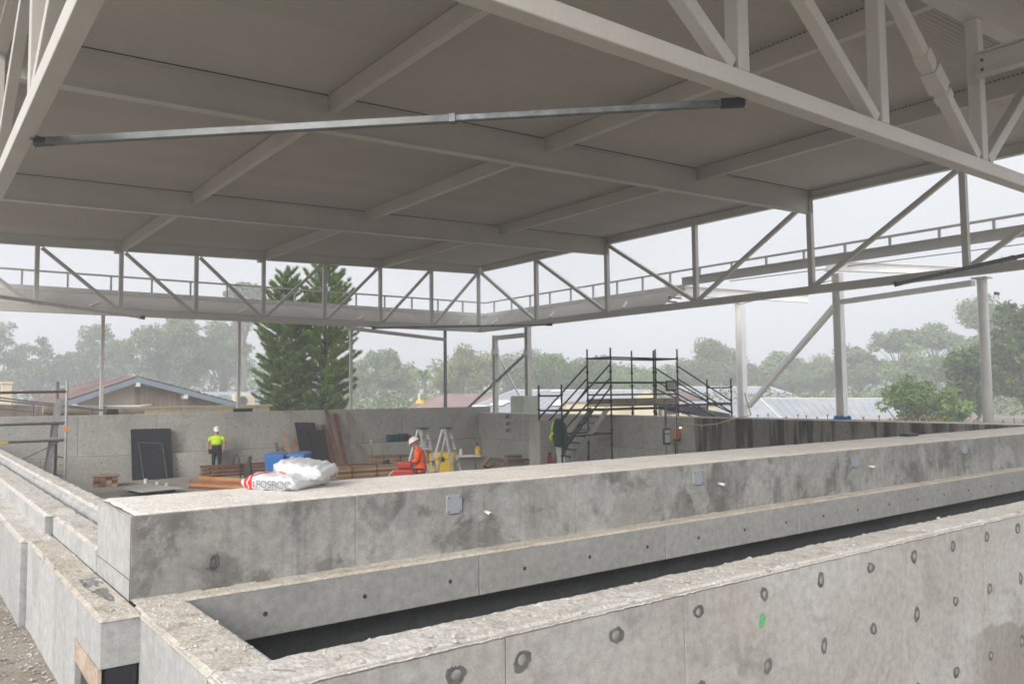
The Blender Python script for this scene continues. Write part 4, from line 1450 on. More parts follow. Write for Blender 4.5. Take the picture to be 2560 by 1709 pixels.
# ------------------------------------------------------------------ timber
def plank_stack(name, p0, p1, width, rows, label, mat, ph=.045, pw=.12, straps=(), spacer=0.0, jit=.03, group='stacks of timber on the pool floor', zbase=F, seed=0, cat='timber'):
    """boards laid from p0 to p1 (layout), rows: list of board counts from the bottom"""
    rs = np.random.default_rng(seed)
    p0, p1 = Vector((*p0, 0)), Vector((*p1, 0))
    d = (p1 - p0)
    L = d.length * K
    yaw = math.degrees(math.atan2(d.y, d.x))
    s = LT(name, (p0.x, p0.y, zbase), yaw, label, cat, group)
    z = 0.0
    for r, n in enumerate(rows):
        if spacer:
            for q in (.12, .5, .88):
                s.part('spacer', MB().box(L * q - .03, L * q + .03, 0, width, z, z + spacer), 'wood_gr')
            z += spacer + .001
        w = width / n
        for k in range(n):
            a, b = rs.uniform(-jit, jit), rs.uniform(-jit, jit)
            m = MB().box(a, L + b, k * w + .003, (k + 1) * w - .003, z, z + ph)
            mm = mat[int(rs.integers(len(mat)))] if isinstance(mat, (list, tuple)) else mat
            s.part('plank', m, mm, bevel=.003)
        z += ph + .0015
    for q in straps:
        t_ = .006
        m = MB().box(L * q - .015, L * q + .015, -t_, 0, 0, z + t_).box(L * q - .015, L * q + .015, 0, width, z, z + t_)
        s.part('strap', m, 'blackm')
    return s, z


plank_stack('timber_stack', (6.9, 23.72), (9.35, 23.60), .40, [3, 3, 3], 'long red-brown boards stacked on spacers below the worker in yellow', ['wood_red', 'wood_red', 'wood_gr'], .075, spacer=.05, straps=(.45, .8), seed=1)
plank_stack('timber_stack', (5.85, 21.2), (7.1, 18.9), .75, [6, 6, 5], 'low spread of tan boards behind the beam, left of the grout bags', ['wood_tan', 'wood_red', 'wood_or'], .075, seed=2)
s_, zz = plank_stack('timber_stack', (6.15, 21.35), (7.35, 18.9), .12, [1], 'single bright orange board lying on the low spread of boards', 'wood_or', .09, zbase=F + .235 / K, seed=3)
plank_stack('timber_stack', (9.62, 20.65), (11.45, 20.5), .9, [7, 7, 7, 7, 7], 'strapped pack of new timber in front of the leaning boards', ['wood_tan', 'wood_red', 'wood_tan'], .075, straps=(.22, .62), seed=4)
plank_stack('timber_stack', (12.05, 23.55), (13.35, 23.2), .6, [4, 4, 4, 4, 4], 'strapped timber pack behind the person in orange', ['wood_tan', 'wood_gr'], .075, straps=(.35, .75), seed=5)
plank_stack('timber_stack', (15.75, 21.1), (16.25, 21.0), .4, [3, 3, 3, 3], 'short stack of timber blocks near the streaked wall corner', ['wood_gr', 'wood_tan'], .085, seed=6)
plank_stack('timber_stack', (16.3, 21.05), (16.62, 21.0), .35, [2, 2], 'low pair of timber blocks beside the short stack', ['wood_red', 'wood_gr'], .09, seed=7)
plank_stack('loose_plank', (9.55, 21.1), (10.6, 20.7), .12, [1], 'loose red plank lying across the strapped timber pack', 'wood_red', .05, zbase=F + .395 / K, seed=8, group=None)
# short strapped block pack at the left
bx = LT('timber_bundle', (4.0, 23.05, F), -8, 'squat bundle of sawn blocks with a ply top, left of the black form panel', 'timber')
for r in range(3):
    for k in range(4):
        bx.part('block', MB().box(.02 + .17 * k, .18 + .17 * k, .0, .62, .002 + .105 * r, .1 + .105 * r), ['wood_tan', 'wood_red', 'wood_gr'][(r + k) % 3], bevel=.004)
bx.part('top_board', MB().box(-.04, .76, -.04, .68, .317, .345), 'wood_tan', bevel=.003)

# leaning boards at the back wall (foot, head)
lean = [((11.17, 24.2, F), (10.95, 24.66, -.95), .11, 'wood_red', 'short red board leaning next to the black sheets'),
        ((11.36, 24.2, F), (11.06, 24.67, -.44), .10, 'wood_red', 'tallest red board leaning just right of the short one'),
        ((11.55, 24.15, F), (11.38, 24.66, -.60), .13, 'wood_red', 'thick brown board leaning in the middle of the row'),
        ((12.12, 24.2, F), (11.81, 24.66, -.56), .10, 'wood_gr', 'slim weathered board leaning last in the row'),
        ((9.66, 23.9, F), (9.57, 24.45, -1.17), .12, 'wood_tan', 'yellowish board leaning behind the gap between the bins'),
        ((9.92, 23.95, F), (9.93, 24.45, -1.34), .10, 'wood_or', 'short orange board leaning behind the right-hand bin'),
        ((9.30, 23.95, F), (9.33, 24.45, -1.45), .10, 'wood_gr', 'short dark board leaning behind the left-hand bin')]
for p, q, w, mt, lb in lean:
    MB().bar(p, q, w, .035, up=(0, -1, 0)).build('leaning_board', mt, label=lb, cat='board', group='boards leaning on the back wall', bevel=.003)

# black form panel, black sheets
fp = thing('black_formwork', (5.75, 24.3, F), 'big black form panel leaning on the back wall', 'panel')
MB().hexa([(5.22, 24.30, -2.285), (6.27, 24.30, -2.285), (6.27, 24.36, -2.285), (5.22, 24.36, -2.285)], [(5.20, 24.60, -.89), (6.23, 24.60, -.90), (6.23, 24.66, -.90), (5.20, 24.66, -.89)]).build('sheet', 'black', fp, bevel=.02)
for x in (5.21, 6.25):
    MB().bar((x, 24.29, -2.28), (x, 24.59, -.9), .03, .03).build('edge_rail', 'blackm', fp)
ff = thing('small_formwork', (5.7, 24.1, F), 'smaller dark frame propped against the big black panel', 'frame')
MB().hexa([(5.47, 24.13, -2.28), (6.06, 24.13, -2.28), (6.06, 24.15, -2.28), (5.47, 24.15, -2.28)], [(5.38, 24.46, -1.27), (5.99, 24.46, -1.31), (5.99, 24.48, -1.31), (5.38, 24.48, -1.27)]).build('sheet', 'black', ff)
MB().bar((5.46, 24.11, -2.28), (5.37, 24.45, -1.26), .022, .022).build('frame_bar', 'galv_dark', ff)
MB().bar((5.37, 24.45, -1.26), (6.0, 24.45, -1.31), .022, .022).build('frame_bar', 'galv_dark', ff)
MB().bar((6.07, 24.11, -2.28), (6.0, 24.45, -1.31), .022, .022).build('frame_bar', 'galv_dark', ff)
MB().hexa([(10.15, 24.33, -2.285), (10.75, 24.33, -2.285), (10.75, 24.36, -2.285), (10.15, 24.36, -2.285)], [(10.0, 24.62, -.85), (10.66, 24.62, -.87), (10.66, 24.66, -.87), (10.0, 24.66, -.85)]).build('black_sheet', 'black', label='tall black sheet leaning left of the red boards', cat='sheet', group='black sheets by the bins')
MB().hexa([(10.45, 24.24, -2.285), (11.02, 24.24, -2.285), (11.02, 24.27, -2.285), (10.45, 24.27, -2.285)], [(10.40, 24.55, -1.10), (10.93, 24.55, -1.10), (10.93, 24.58, -1.10), (10.40, 24.58, -1.10)]).build('black_sheet', 'black', label='lower black sheet overlapping the tall one', cat='sheet', group='black sheets by the bins')

# white board on the floor with its packers, pipe stubs
wb = thing('white_board', (4.9, 21.2, F), 'flat white board lying on packers on the pool floor', 'board')
MB().hexa([(4.35, 21.54, -2.205), (4.55, 20.27, -2.205), (5.53, 20.47, -2.205), (5.09, 22.17, -2.205)], [(4.35, 21.54, -2.185), (4.55, 20.27, -2.185), (5.53, 20.47, -2.185), (5.09, 22.17, -2.185)]).build('sheet', 'white_dull', wb)
for x, y in ((4.6, 20.6), (5.3, 20.7), (4.6, 21.4), (5.1, 21.7)):
    MB().box(x - .08, x + .08, y - .08, y + .08, F + .002, -2.206).build('packer', 'blackm', wb)
MB().hexa([(4.1, 20.1, F + .003), (5.3, 19.9, F + .003), (5.4, 20.5, F + .003), (4.2, 20.9, F + .003)], [(4.1, 20.1, F + .012), (5.3, 19.9, F + .012), (5.4, 20.5, F + .012), (4.2, 20.9, F + .012)]).build('black_mat', 'black', label='thin black mat on the floor below the white board', cat='mat')
for i, (x, y) in enumerate(((5.32, 23.3), (5.42, 22.5), (5.58, 22.2))):
    MB().tube((x, y, F + .002), (x, y, F + .12 - .02 * i), .045, 14).build('pipe_stub', 'white_p', label=['tallest white pipe stub standing in the floor before the black panel', 'middle white pipe stub standing in the floor', 'lowest white pipe stub beside the white board'][i], cat='pipe', group='white pipe stubs in the floor')

# ------------------------------------------------------------------ survey corner
def stepladder(loc, yaw, label):
    L = LT('stepladder', loc, yaw, label, 'ladder', 'white stepladders beside the person in orange')
    h = 1.78
    for s in (-1, 1):
        L.part('front_rail', MB().bar((s * .25, -.48, 0), (s * .15, -.03, h), .03, .075), 'alu')
        L.part('rear_rail', MB().bar((s * .28, .55, 0), (s * .15, .04, h), .03, .05), 'white_dull')
        L.part('foot', MB().box(s * .25 - .03, s * .25 + .03, -.53, -.44, 0, .05), 'blackm')
    for k in range(1, 6):
        t_ = k / 6
        w = .25 - .1 * t_
        y = -.48 + .45 * t_
        L.part('step', MB().box(-w, w, y - .04, y + .045, h * t_ - .012, h * t_ + .012), 'alu')
    L.part('top_cap', MB().box(-.19, .19, -.11, .12, h, h + .045), 'teal', bevel=.01)
    return L


stepladder((9.72, 16.35, F), CAMYAW + 62, 'stepladder next to the survey instrument')
stepladder((10.22, 16.1, F), CAMYAW + 68, 'stepladder standing in front of the yellow toolbox')
ts = LT('survey_instrument', (9.98, 16.5, F), CAMYAW, 'pale survey total station on a tripod between the ladders', 'instrument')
for a in (90, 210, 330):
    an = math.radians(a)
    ts.part('tripod_leg', MB().bar((.42 * math.cos(an), .42 * math.sin(an), 0), (.07 * math.cos(an), .07 * math.sin(an), 1.1), .035, .022), 'cap_y')
ts.part('tripod_head', MB().lathe((0, 0, 1.1), [(.09, 0), (.09, .025), (.05, .03)], 14), 'red')
ts.part('tribrach', MB().lathe((0, 0, 1.13), [(.06, 0), (.065, .04), (.055, .07)], 12), 'red')
m = MB().box(-.1, -.06, -.06, .06, 1.22, 1.48).box(.06, .1, -.06, .06, 1.22, 1.48).box(-.1, .1, -.07, .07, 1.195, 1.24)
ts.part('body', m, 'white_dull', bevel=.01)
tel = ts.part('telescope', MB().lathe((0, -.02, 1.36), [(.045, -.1), (.05, -.09), (.05, .08), (.03, .11)], 14, 'y'), 'white_dull', smooth=False)
ts.part('lens', MB().lathe((0, -.122, 1.36), [(.0001, 0), (.034, 0), (.034, .003)], 14, 'y'), 'blackm', tel)
ts.part('handle', MB().box(-.1, .1, -.02, .02, 1.485, 1.52), 'white_dull', bevel=.008)
yb = LT('toolbox', (11.05, 17.6, F), CAMYAW, 'large yellow toolbox behind the ladders', 'toolbox')
yb.part('body', MB().box(-.38, .38, -.25, .25, .3, .78), 'cap_y', bevel=.02)
yb.part('lid', MB().box(-.4, .4, -.27, .27, .785, .98), 'cap_y', bevel=.03)
yb.part('latch', MB().box(-.08, .08, -.29, -.27, .72, .86), 'blackm')
yb.part('stand', MB().box(-.4, .4, -.26, .26, 0, .295), 'blackm', bevel=.01)
tbm = LT('work_table', (12.55, 19.0, F), CAMYAW + 4, 'low white trestle table behind the toolbox', 'table')
tbm.part('table_top', MB().box(-.75, .65, -.3, .3, .66, .70), 'white_p', bevel=.008)
for x in (-.6, .5):
    for y in (-.22, .22):
        tbm.part('leg', MB().tube((x, y, 0), (x * .92, y, .66), .016, 8), 'galv')
sb = LT('spray_bottle', (12.95, 18.75, F + .70 / K), 0, 'yellow pressure sprayer standing on the white table', 'sprayer')
sb.part('tank', MB().lathe((0, 0, .003), [(.09, 0), (.1, .03), (.1, .2), (.04, .27), (.03, .3)], 14), 'cap_y', smooth=False)
sb.part('pump', MB().tube((0, 0, .3), (-.03, 0, .42), .02, 8), 'blackm')
sb.part('wand', MB().tube((-.03, 0, .3), (-.22, 0, .75), .008, 6), 'wood_gr')
ct = LT('canister', (12.55, 19.0, F + .70 / K), 0, 'small white canister standing on the white table', 'canister')
ct.part('body', MB().lathe((0, 0, .002), [(.06, 0), (.06, .15), (.035, .19), (.035, .22)], 14), 'white_p')
ge = LT('power_trowel', (8.35, 14.75, F), CAMYAW, 'red and black machine in front of the person in orange', 'machine')
ge.part('body', MB().box(-.28, .26, -.2, .2, .42, .92), 'red', bevel=.06)
ge.part('engine_cover', MB().box(-.16, .2, -.18, .18, .925, 1.10), 'red', bevel=.05)
ge.part('grip', MB().box(-.2, .28, -.215, -.2, .62, .74), 'blackm', bevel=.005)
for s in (-1, 1):
    ge.part('wheel', MB().tube((-.22, s * .2, .48), (-.22, s * .27, .48), .2, 18), 'blackm')
    ge.part('leg', MB().bar((.2 * s, 0, 0), (.2 * s, 0, .43), .06, .3), 'blackm')
ge.part('handle', MB().path([(-.25, -.15, .9), (-.36, -.15, .78), (-.38, -.15, .6), (-.3, -.15, .45)], .018, 8), 'white_dull', smooth=True)

# cases, red hats and cup on the ledge of the back wall
LZ = -1.611
for x0, x1, h, mt, lb in ((13.28, 13.66, .25, 'teal', 'teal tool case on the wall ledge'), (13.68, 14.02, .27, 'navy', 'dark grey-blue tool case on the wall ledge')):
    c = thing('tool_case', (x0, 24.6, LZ), lb, 'case', 'tool cases on the ledge')
    MB().box(x0, x1, 24.51, 24.69, LZ + .002, LZ + h * .6).build('body', mt, c, bevel=.012)
    MB().box(x0 - .004, x1 + .004, 24.506, 24.69, LZ + h * .6 + .002, LZ + h).build('lid', mt, c, bevel=.012)
    MB().box((x0 + x1) / 2 - .05, (x0 + x1) / 2 + .05, 24.495, 24.506, LZ + h * .5, LZ + h * .72).build('latch', 'blackm', c)
for x, lb in ((14.13, 'red bag on the ledge next to the dark case'), (14.42, 'red bag on the ledge farther along')):
    b = thing('red_bag', (x, 24.6, LZ), lb, 'bag', 'red bags on the ledge')
    MB().blob((x, 24.6, LZ + .105), .105, int(x * 9), 14, 10, .16, (1.15, .8, 1.0)).build('body', 'red', b, smooth=True)
    MB().path([(x - .06, 24.58, LZ + .19), (x - .02, 24.57, LZ + .235), (x + .04, 24.58, LZ + .19)], .01, 6).build('strap', 'red', b)
cu = thing('cup', (12.64, 24.6, LZ), 'white cup standing on the wall ledge', 'cup')
MB().lathe((12.64, 24.6, LZ + .002), [(.03, 0), (.042, .1), (.038, .1), (.028, .01)], 12).build('body', 'white_p', cu)

# drill and saw on the timber pack, tools by stack
gr = LT('angle_grinder', (11.1, 20.75, F + .395 / K), 20, 'dark teal grinder lying on the strapped timber pack', 'grinder')
gr.part('body', MB().lathe((0, 0, .05), [(.03, -.14), (.04, -.1), (.035, .05), (.05, .09), (.05, .14)], 12, 'x'), 'teal')
gr.part('disc', MB().lathe((.15, 0, .05), [(.0001, -.002), (.1, -.002), (.1, .002)], 18, 'y'), 'galv_dark')
gr.part('lead', MB().path([(-.14, 0, .05), (-.3, .05, .01), (-.45, -.05, .008), (-.55, .1, .008)], .008, 6), 'blackm')
ch = LT('crowbar', (10.75, 20.85, F + .395 / K), 30, 'thin bar standing upright against the timber pack', 'bar')
ch.part('shaft', MB().path([(0, 0, .0), (-.02, 0, .3), (-.07, 0, .62), (-.03, 0, .66)], .014, 8), 'wood_red')
hs = LT('pump_hose', (7.85, 22.6, F), CAMYAW, 'black hose looped over a small pump in front of the stacked boards', 'hose')
hs.part('hose', MB().path([(-.28, 0, .0), (-.3, 0, .35), (-.34, 0, .68), (-.42, 0, .80), (-.5, 0, .68), (-.52, 0, .5)], .022, 8), 'blackm', smooth=True)
hs.part('pump', MB().hexa([(-.16, -.1, 0), (.12, -.1, 0), (.12, .1, 0), (-.16, .1, 0)], [(-.06, -.06, .62), (.06, -.06, .62), (.06, .06, .62), (-.06, .06, .62)]), 'blackm', bevel=.03)
hs.part('motor', MB().lathe((0.02, 0, .62), [(.07, 0), (.08, .05), (.05, .12)], 12), 'navy')

# buckets and offcuts about the floor
for i, (x, y, mt, lb) in enumerate(((11.55, 17.2, 'white_p', 'white bucket on the floor beside the yellow toolbox'), (10.9, 16.9, 'cap_y', 'yellow bucket on the floor at the ladder feet'), (11.9, 19.6, 'white_p', 'white bucket under the trestle table'), (8.75, 17.4, 'teal', 'dark teal crate-like bucket left of the person in orange'))):
    b = LT('bucket', (x, y, F), 0, lb, 'bucket')
    b.part('body', MB().lathe((0, 0, .002), [(.13, 0), (.155, .36), (.165, .365), (.165, .39), (.145, .39), (.12, .03)], 16), mt)
    b.part('handle', MB().path([(-.16, 0, .36), (-.1, -.1, .28), (0, -.16, .24), (.1, -.1, .28), (.16, 0, .36)], .006, 6), 'galv_dark')
for i, (x, y, a, l_, mt, lb) in enumerate(((12.6, 20.6, 20, 1.4, 'wood_tan', 'long tan offcut lying behind the heap of broken boards'), (14.6, 20.2, -35, 1.1, 'wood_gr', 'weathered offcut lying right of the heap'), (14.9, 19.0, 10, .9, 'wood_red', 'short red offcut on the floor near the stair foot'), (8.6, 22.2, 15, 1.6, 'wood_red', 'long red offcut on the floor behind the bins'))):
    b = LT('timber_offcut', (x, y, F), a, lb, 'offcut')
    b.part('board', MB().box(-l_ / 2, l_ / 2, -.06, .06, .002, .047), mt, bevel=.003)

# broken timber and rubble heap behind the beam
hp = LT('broken_timber_heap', (12.9, 18.3, F), CAMYAW, 'heap of broken boards and stumps on the floor right of the ladders', 'heap')
rs = np.random.default_rng(6)
for k in range(22):
    x, y = rs.uniform(-.6, 1.4), rs.uniform(-.3, .3)
    a = rs.uniform(0, 3.14)
    l_ = rs.uniform(.2, .6)
    z = rs.uniform(.06, .42) * max(.2, 1 - abs(x - .3))
    e = rs.uniform(-.2, .3)
    hp.part('board', MB().bar((x - l_ * math.cos(a) / 2, y - l_ * math.sin(a) / 2, max(.03, z - e * .5)), (x + l_ * math.cos(a) / 2, y + l_ * math.sin(a) / 2, z + e * .5 + .03), rs.uniform(.06, .14), .035), ['wood_gr', 'wood_red', 'wood_tan'][k % 3])
hp.part('log', MB().tube((-.35, -.1, .12), (.1, .05, .62), .08, 10), 'wood_gr')
hp.part('log', MB().tube((-.5, .1, .1), (-.05, -.1, .3), .1, 10), 'wood_gr')
hp.part('slab', MB().hexa([(.15, -.3, .28), (.95, -.35, .22), (1.0, .2, .25), (.2, .2, .3)], [(.15, -.3, .33), (.95, -.35, .27), (1.0, .2, .3), (.2, .2, .35)]), 'mortar_plug')

# black block on the beam, black blocks on the back wall
MB().box(11.83, 12.13, 6.02, 6.16, -.693, -.652).build('black_block', 'blackm', label='black block lying on the beam towards the right', cat='block', bevel=.006)
MB().hexa([(4.60, 24.8, -.474), (4.93, 24.8, -.474), (4.95, 24.95, -.474), (4.62, 24.95, -.474)], [(4.63, 24.8, -.315), (4.90, 24.8, -.325), (4.92, 24.95, -.325), (4.65, 24.95, -.315)]).build('black_block', 'blackm', label='tall black block on the back wall below the gable', cat='block')
MB().box(8.14, 8.70, 24.78, 24.92, -.474, -.375).build('black_block', 'blackm', label='flat black block on the back wall at the foot of a slim post', cat='block', bevel=.006)

# ------------------------------------------------------------------ scaffold stair over the end wall
XS = [14.61, 16.5, 18.39, 19.38, 22.0]
YN, YW = 17.07, 18.07
st = thing('scaffold_stair', (17.5, 17.5, F), 'dark tube scaffold with stairs climbing over the pool end wall', 'scaffold')
R = .026


def std(x, y, z0, z1):
    s = MB().tube((x, y, z0), (x, y, z1), R, 8).build('standard', 'scaf', st)
    z = z1 - .28
    while z > z0 + .1:
        MB().lathe((x, y, z), [(R + .001, -.035), (.045, -.02), (.045, .02), (R + .001, .035)], 8).build('coupler', 'scaf', s)
        z -= .42
    return s


GZ = -.86
for y in (YN, YW):
    std(14.61, y, F, .23)
    std(16.5, y, F, 1.30)
    std(18.39, y, GZ, 1.30)
    std(19.38, y, GZ, 1.33)
    std(22.0, y, GZ, .42)


def led(p, q, name='ledger'):
    return MB().tube(p, q, R * .95, 8).build(name, 'scaf', st)


for y in (YN, YW):
    for z in (1.02, .29, -.07):
        led((16.5, y, z), (19.38, y, z))
    led((14.61, y, -.5), (19.38, y, -.5))
    led((19.38, y, -.43), (22.0, y, -.43))
    led((14.61, y, -1.22), (16.5, y, -1.18))
    for dz in (.85, .45):
        led((14.61, y, -1.42 + dz * .95 - .1), (16.5, y, .0 + dz - .02), 'handrail')
        led((19.38, y, -.05 + dz), (22.0, y, -1.10 + dz * .9), 'handrail')
    led((14.7, y, -1.55), (16.5, y, .16), 'handrail')
    led((19.38, y, .12), (22.0, y, -.72), 'handrail')
    led((19.38, y, -.22), (21.2, y, -.84), 'handrail')
for x, zs in ((14.61, (-.08, -.5)), (16.5, (1.02, .29, -.07, -.5, -1.2)), (18.39, (1.02,)), (19.38, (1.02, .29, -.07, -.5)), (22.0, (.12, -.4))):
    for z in zs:
        led((x, YN, z), (x, YW, z))
for y in (YN + .16, YW - .16):
    MB().bar((14.72, y, F + .04), (16.5, y, -.48), .03, .15).build('stringer', 'alu' if y < 17.5 else 'galv_dark', st)
    MB().bar((22.1, y, GZ + .02), (19.4, y, -.46), .03, .17).build('stringer', 'galv_dark', st)
for k in range(10):
    x = 14.78 + k * .182
    z = F + .14 + k * .182
    MB().box(x - .10, x + .10, YN + .19, YW - .19, z - .03, z + .012).build('tread', 'galv_dark', st)
for k in range(1, 4):
    x = 19.4 + k * .55
    z = -.46 - k * .1
    MB().box(x - .12, x + .12, YN + .19, YW - .19, z - .012, z + .012).build('tread', 'galv_dark', st)
for k in range(5):
    y = YN + .02 + k * .196
    MB().box(16.45, 19.42, y, y + .188, -.41, -.375).build('deck_board', 'wood_gr', st)
for y in (YN - .03, YW + .03):
    for a, b_ in ((16.5, 17.4), (17.41, 18.3), (18.31, 19.38)):
        MB().box(a, b_, y - .012, y + .012, -.365, -.19).build('toe_board', 'wood_gr', st)

# jacket, vest and things hung at the foot of the stair
jk = thing('jacket', (14.62, 16.98, -1.6), 'dark green jacket hanging on the scaffold foot', 'jacket')
n, mm = 14, 12
vs, fs = [], []
for k in range(mm + 1):
    t_ = k / mm
    wdt = .10 + .11 * math.sin(min(1, t_ * 1.25) * math.pi * .62)
    for i in range(n):
        a = 2 * math.pi * i / n
        fold = 1 + .14 * math.sin(5 * a + 3 * t_) * t_
        vs.append((14.40 + .03 * t_ + 1.15 * wdt * fold * math.cos(a), 16.94 + .09 * fold * math.sin(a), -.70 - .78 * t_ - .05 * math.cos(a) * t_))
for k in range(mm):
    for i in range(n):
        fs.append((k * n + i, (k + 1) * n + i, (k + 1) * n + (i + 1) % n, k * n + (i + 1) % n))
fs += [tuple(range(n)), tuple(range((mm + 1) * n - 1, mm * n - 1, -1))]
MB().add(vs, fs).build('body', 'gre_j', jk, smooth=True)
MB().path([(14.50, 16.88, -.85), (14.56, 16.86, -1.2), (14.52, 16.88, -1.55), (14.48, 16.90, -1.72)], .07, 8, .05).build('sleeve', 'gre_j', jk, smooth=True)
vt = thing('safety_vest', (14.25, 17.0, -1.3), 'lime safety vest hanging beside the green jacket', 'vest')
MB().path([(14.24, 17.0, -.78), (14.20, 17.0, -.92), (14.19, 17.0, -1.02)], .032, 8, .026).build('upper', 'hiviz', vt, smooth=True)
MB().path([(14.20, 16.99, -1.06), (14.13, 16.99, -1.2), (14.17, 16.99, -1.32)], .055, 8, .035).build('lower', 'hiviz', vt, smooth=True)
fe = thing('fire_extinguisher', (14.55, 17.6, F), 'red fire extinguisher at the foot of the scaffold stair', 'extinguisher')
MB().lathe((14.60, 17.6, -1.93), [(.06, -.3), (.068, -.28), (.068, .12), (.05, .17), (.02, .2)], 14).build('cylinder', 'red', fe, smooth=False)
MB().box(14.57, 14.63, 17.57, 17.63, -1.73, -1.66).build('valve', 'blackm', fe)
MB().box(14.55, 14.65, 17.54, 17.66, F + .002, -2.232).build('stand', 'blackm', fe)
MB().path([(14.6, 17.57, -1.7), (14.52, 17.55, -1.72), (14.50, 17.56, -1.95)], .012, 6).build('hose', 'blackm', fe)
wp = thing('white_upright_board', (14.9, 17.5, F), 'white upright board at the foot of the scaffold stair', 'board')
MB().hexa([(14.68, 17.34, F + .01), (14.94, 17.30, F + .01), (14.95, 17.33, F + .01), (14.69, 17.37, F + .01)], [(14.7, 17.42, -1.42), (14.92, 17.38, -1.42), (14.93, 17.41, -1.42), (14.71, 17.45, -1.42)]).build('sheet', 'white_p', wp)
sk = thing('form_box', (14.4, 17.9, F), 'grey board box standing behind the extinguisher', 'box')
MB().box(14.42, 15.0, 17.8, 17.86, F + .002, -.78).build('front', 'far', sk)
MB().box(14.42, 14.48, 17.864, 18.3, F + .002, -.78).build('side', 'far', sk)

# ------------------------------------------------------------------ power board and flood light
pb = thing('power_board', (16.55, 15.06, F), 'green site power box on a post by the streaked wall', 'power box')
MB().tube((16.58, 15.06, F), (16.58, 15.06, -.2), .03, 8).build('post', 'galv', pb)
MB().box(16.40, 16.66, 14.96, 15.02, -1.42, -.98).build('box', 'green_box', pb, bevel=.01)
MB().box(16.43, 16.63, 14.945, 14.958, -1.36, -1.14).build('notice', 'white_p', pb)
MB().box(16.43, 16.63, 14.945, 14.958, -1.11, -1.03).build('notice', 'white_p', pb)
MB().box(16.80, 16.98, 14.90, 15.0, -1.28, -1.0).build('outlet_box', 'orange_l', pb, bevel=.01)
MB().box(16.80, 16.98, 14.90, 15.0, -1.33, -1.285).build('box_base', 'green_box', pb)
for k in range(6):
    x = 16.45 + .05 * k
    MB().path([(x, 14.98, -1.42), (x - .03 + .02 * k, 14.95, -1.7), (x + .04, 14.9, -2.0), (x + .02 * k, 14.85, F + .02)], .01, 6).build('cable', 'wire', pb)
MB().tube((16.9, 15.02, F), (16.9, 15.02, -1.34), .02, 8).build('leg', 'green_box', pb)
# the small lamp that glows on the outlet box
t = NT('lamp_glow')
t.b.inputs['Emission Color'].default_value = (1, .86, .6, 1)
t.b.inputs['Emission Strength'].default_value = 1.2
MAT['glow'] = t.done((1, .9, .7), .5)
MB().blob((16.99, 14.9, -.98), .022, 2, 10, 7, 0, (1.6, 1, .7)).build('lamp', 'glow', pb, smooth=True)
fl = thing('flood_light', (16.85, 14.85, F), 'black flood light on a thin pole above the power box', 'lamp')
MB().tube((16.75, 14.82, F), (16.75, 14.82, .18), .017, 8).build('pole', 'galv', fl)
MB().hexa([(16.42, 14.86, .02), (16.68, 14.72, .02), (16.71, 14.77, .02), (16.45, 14.91, .02)], [(16.42, 14.88, .30), (16.68, 14.74, .30), (16.73, 14.82, .28), (16.47, 14.96, .28)]).build('housing', 'blackm', fl, bevel=.01)
MB().hexa([(16.445, 14.843, .06), (16.655, 14.731, .06), (16.656, 14.733, .06), (16.446, 14.845, .06)], [(16.445, 14.857, .265), (16.655, 14.745, .265), (16.656, 14.747, .265), (16.446, 14.859, .265)]).build('lens', 'lens', fl)
MB().bar((16.6, 14.83, .16), (16.78, 14.82, .16), .03, .03).build('bracket', 'blackm', fl)
ca = thing('supply_cable', (18, 15.5, -.9), 'pale supply cable with yellow ties sagging from the power box over the wall', 'cable')
cpts = [(16.65, 15.0, -.62), (16.8, 14.9, -.78), (17.0, 14.75, -.86), (17.05, 14.2, -.9), (17.06, 13.7, -.84), (17.05, 13.3, -.74), (17.2, 13.0, -.66), (17.6, 13.05, -.62), (17.62, 13.2, -.2), (17.7, 13.3, -.05)]
MB().path(cpts, .016, 8).build('cable', 'wire', ca, smooth=True)
for k in (2, 3, 4, 5):
    x, y, z = cpts[k]
    MB().bar((x - .02, y, z), (x - .025, y, z - .09), .012, .02).build('cable_tie', 'cap_y', ca)

# starter bars with yellow caps beyond the end wall
caps = [13.35, 13.03, 12.48, 12.14, 11.9, 11.6, 11.31, 10.72, 10.38, 9.99, 9.73, 9.53, 9.37, 9.14, 9.01, 8.84, 8.62, 8.5, 7.89, 7.32, 7.11]
ORD = ('first second third fourth fifth sixth seventh eighth ninth tenth eleventh twelfth thirteenth fourteenth fifteenth sixteenth '
       'seventeenth eighteenth nineteenth twentieth twenty-first').split()
for i, y in enumerate(caps):
    b = thing('starter_bar', (18.3, y, GZ), '%s yellow-capped starter bar behind the streaked wall, counting from the scaffold' % ORD[i], 'rebar', 'capped starter bars behind the end wall')
    h = -.66 + .035 * math.sin(i * 2.3)
    MB().tube((18.3, y, GZ), (18.3, y, h), .008, 6).build('bar', 'rust', b)
    MB().lathe((18.3, y, h - .02), [(.016, 0), (.018, .03), (.034, .032), (.034, .042), (.01, .05)], 10).build('cap', 'cap_y', b)
rp = thing('rope_coil', (18.0, 10.74, GZ), 'small heap of blue rope behind the streaked wall', 'rope')
rs = np.random.default_rng(3)
for k in range(7):
    a0 = rs.uniform(0, 6)
    MB().path([(18.0 + .13 * math.cos(a0 + a) * (1 + .2 * math.sin(2 * a)), 10.74 + .2 * math.sin(a0 + a), -.74 + .05 * math.sin(3 * a + k) + .012 * k) for a in np.linspace(0, 5.6, 16)], .016, 6).build('loop', 'rope', rp)
MB().box(17.75, 18.25, 10.55, 10.95, GZ + .002, -.77).build('base', 'wood_gr', rp)
wr = thing('wrapped_crate', (20.0, 25.6, -.85), 'pale green wrapped crate in front of the right corner column', 'crate')
MB().box(19.55, 20.35, 25.2, 26.0, -.85, -.10).build('wrap', 'tarp', wr, bevel=.03)
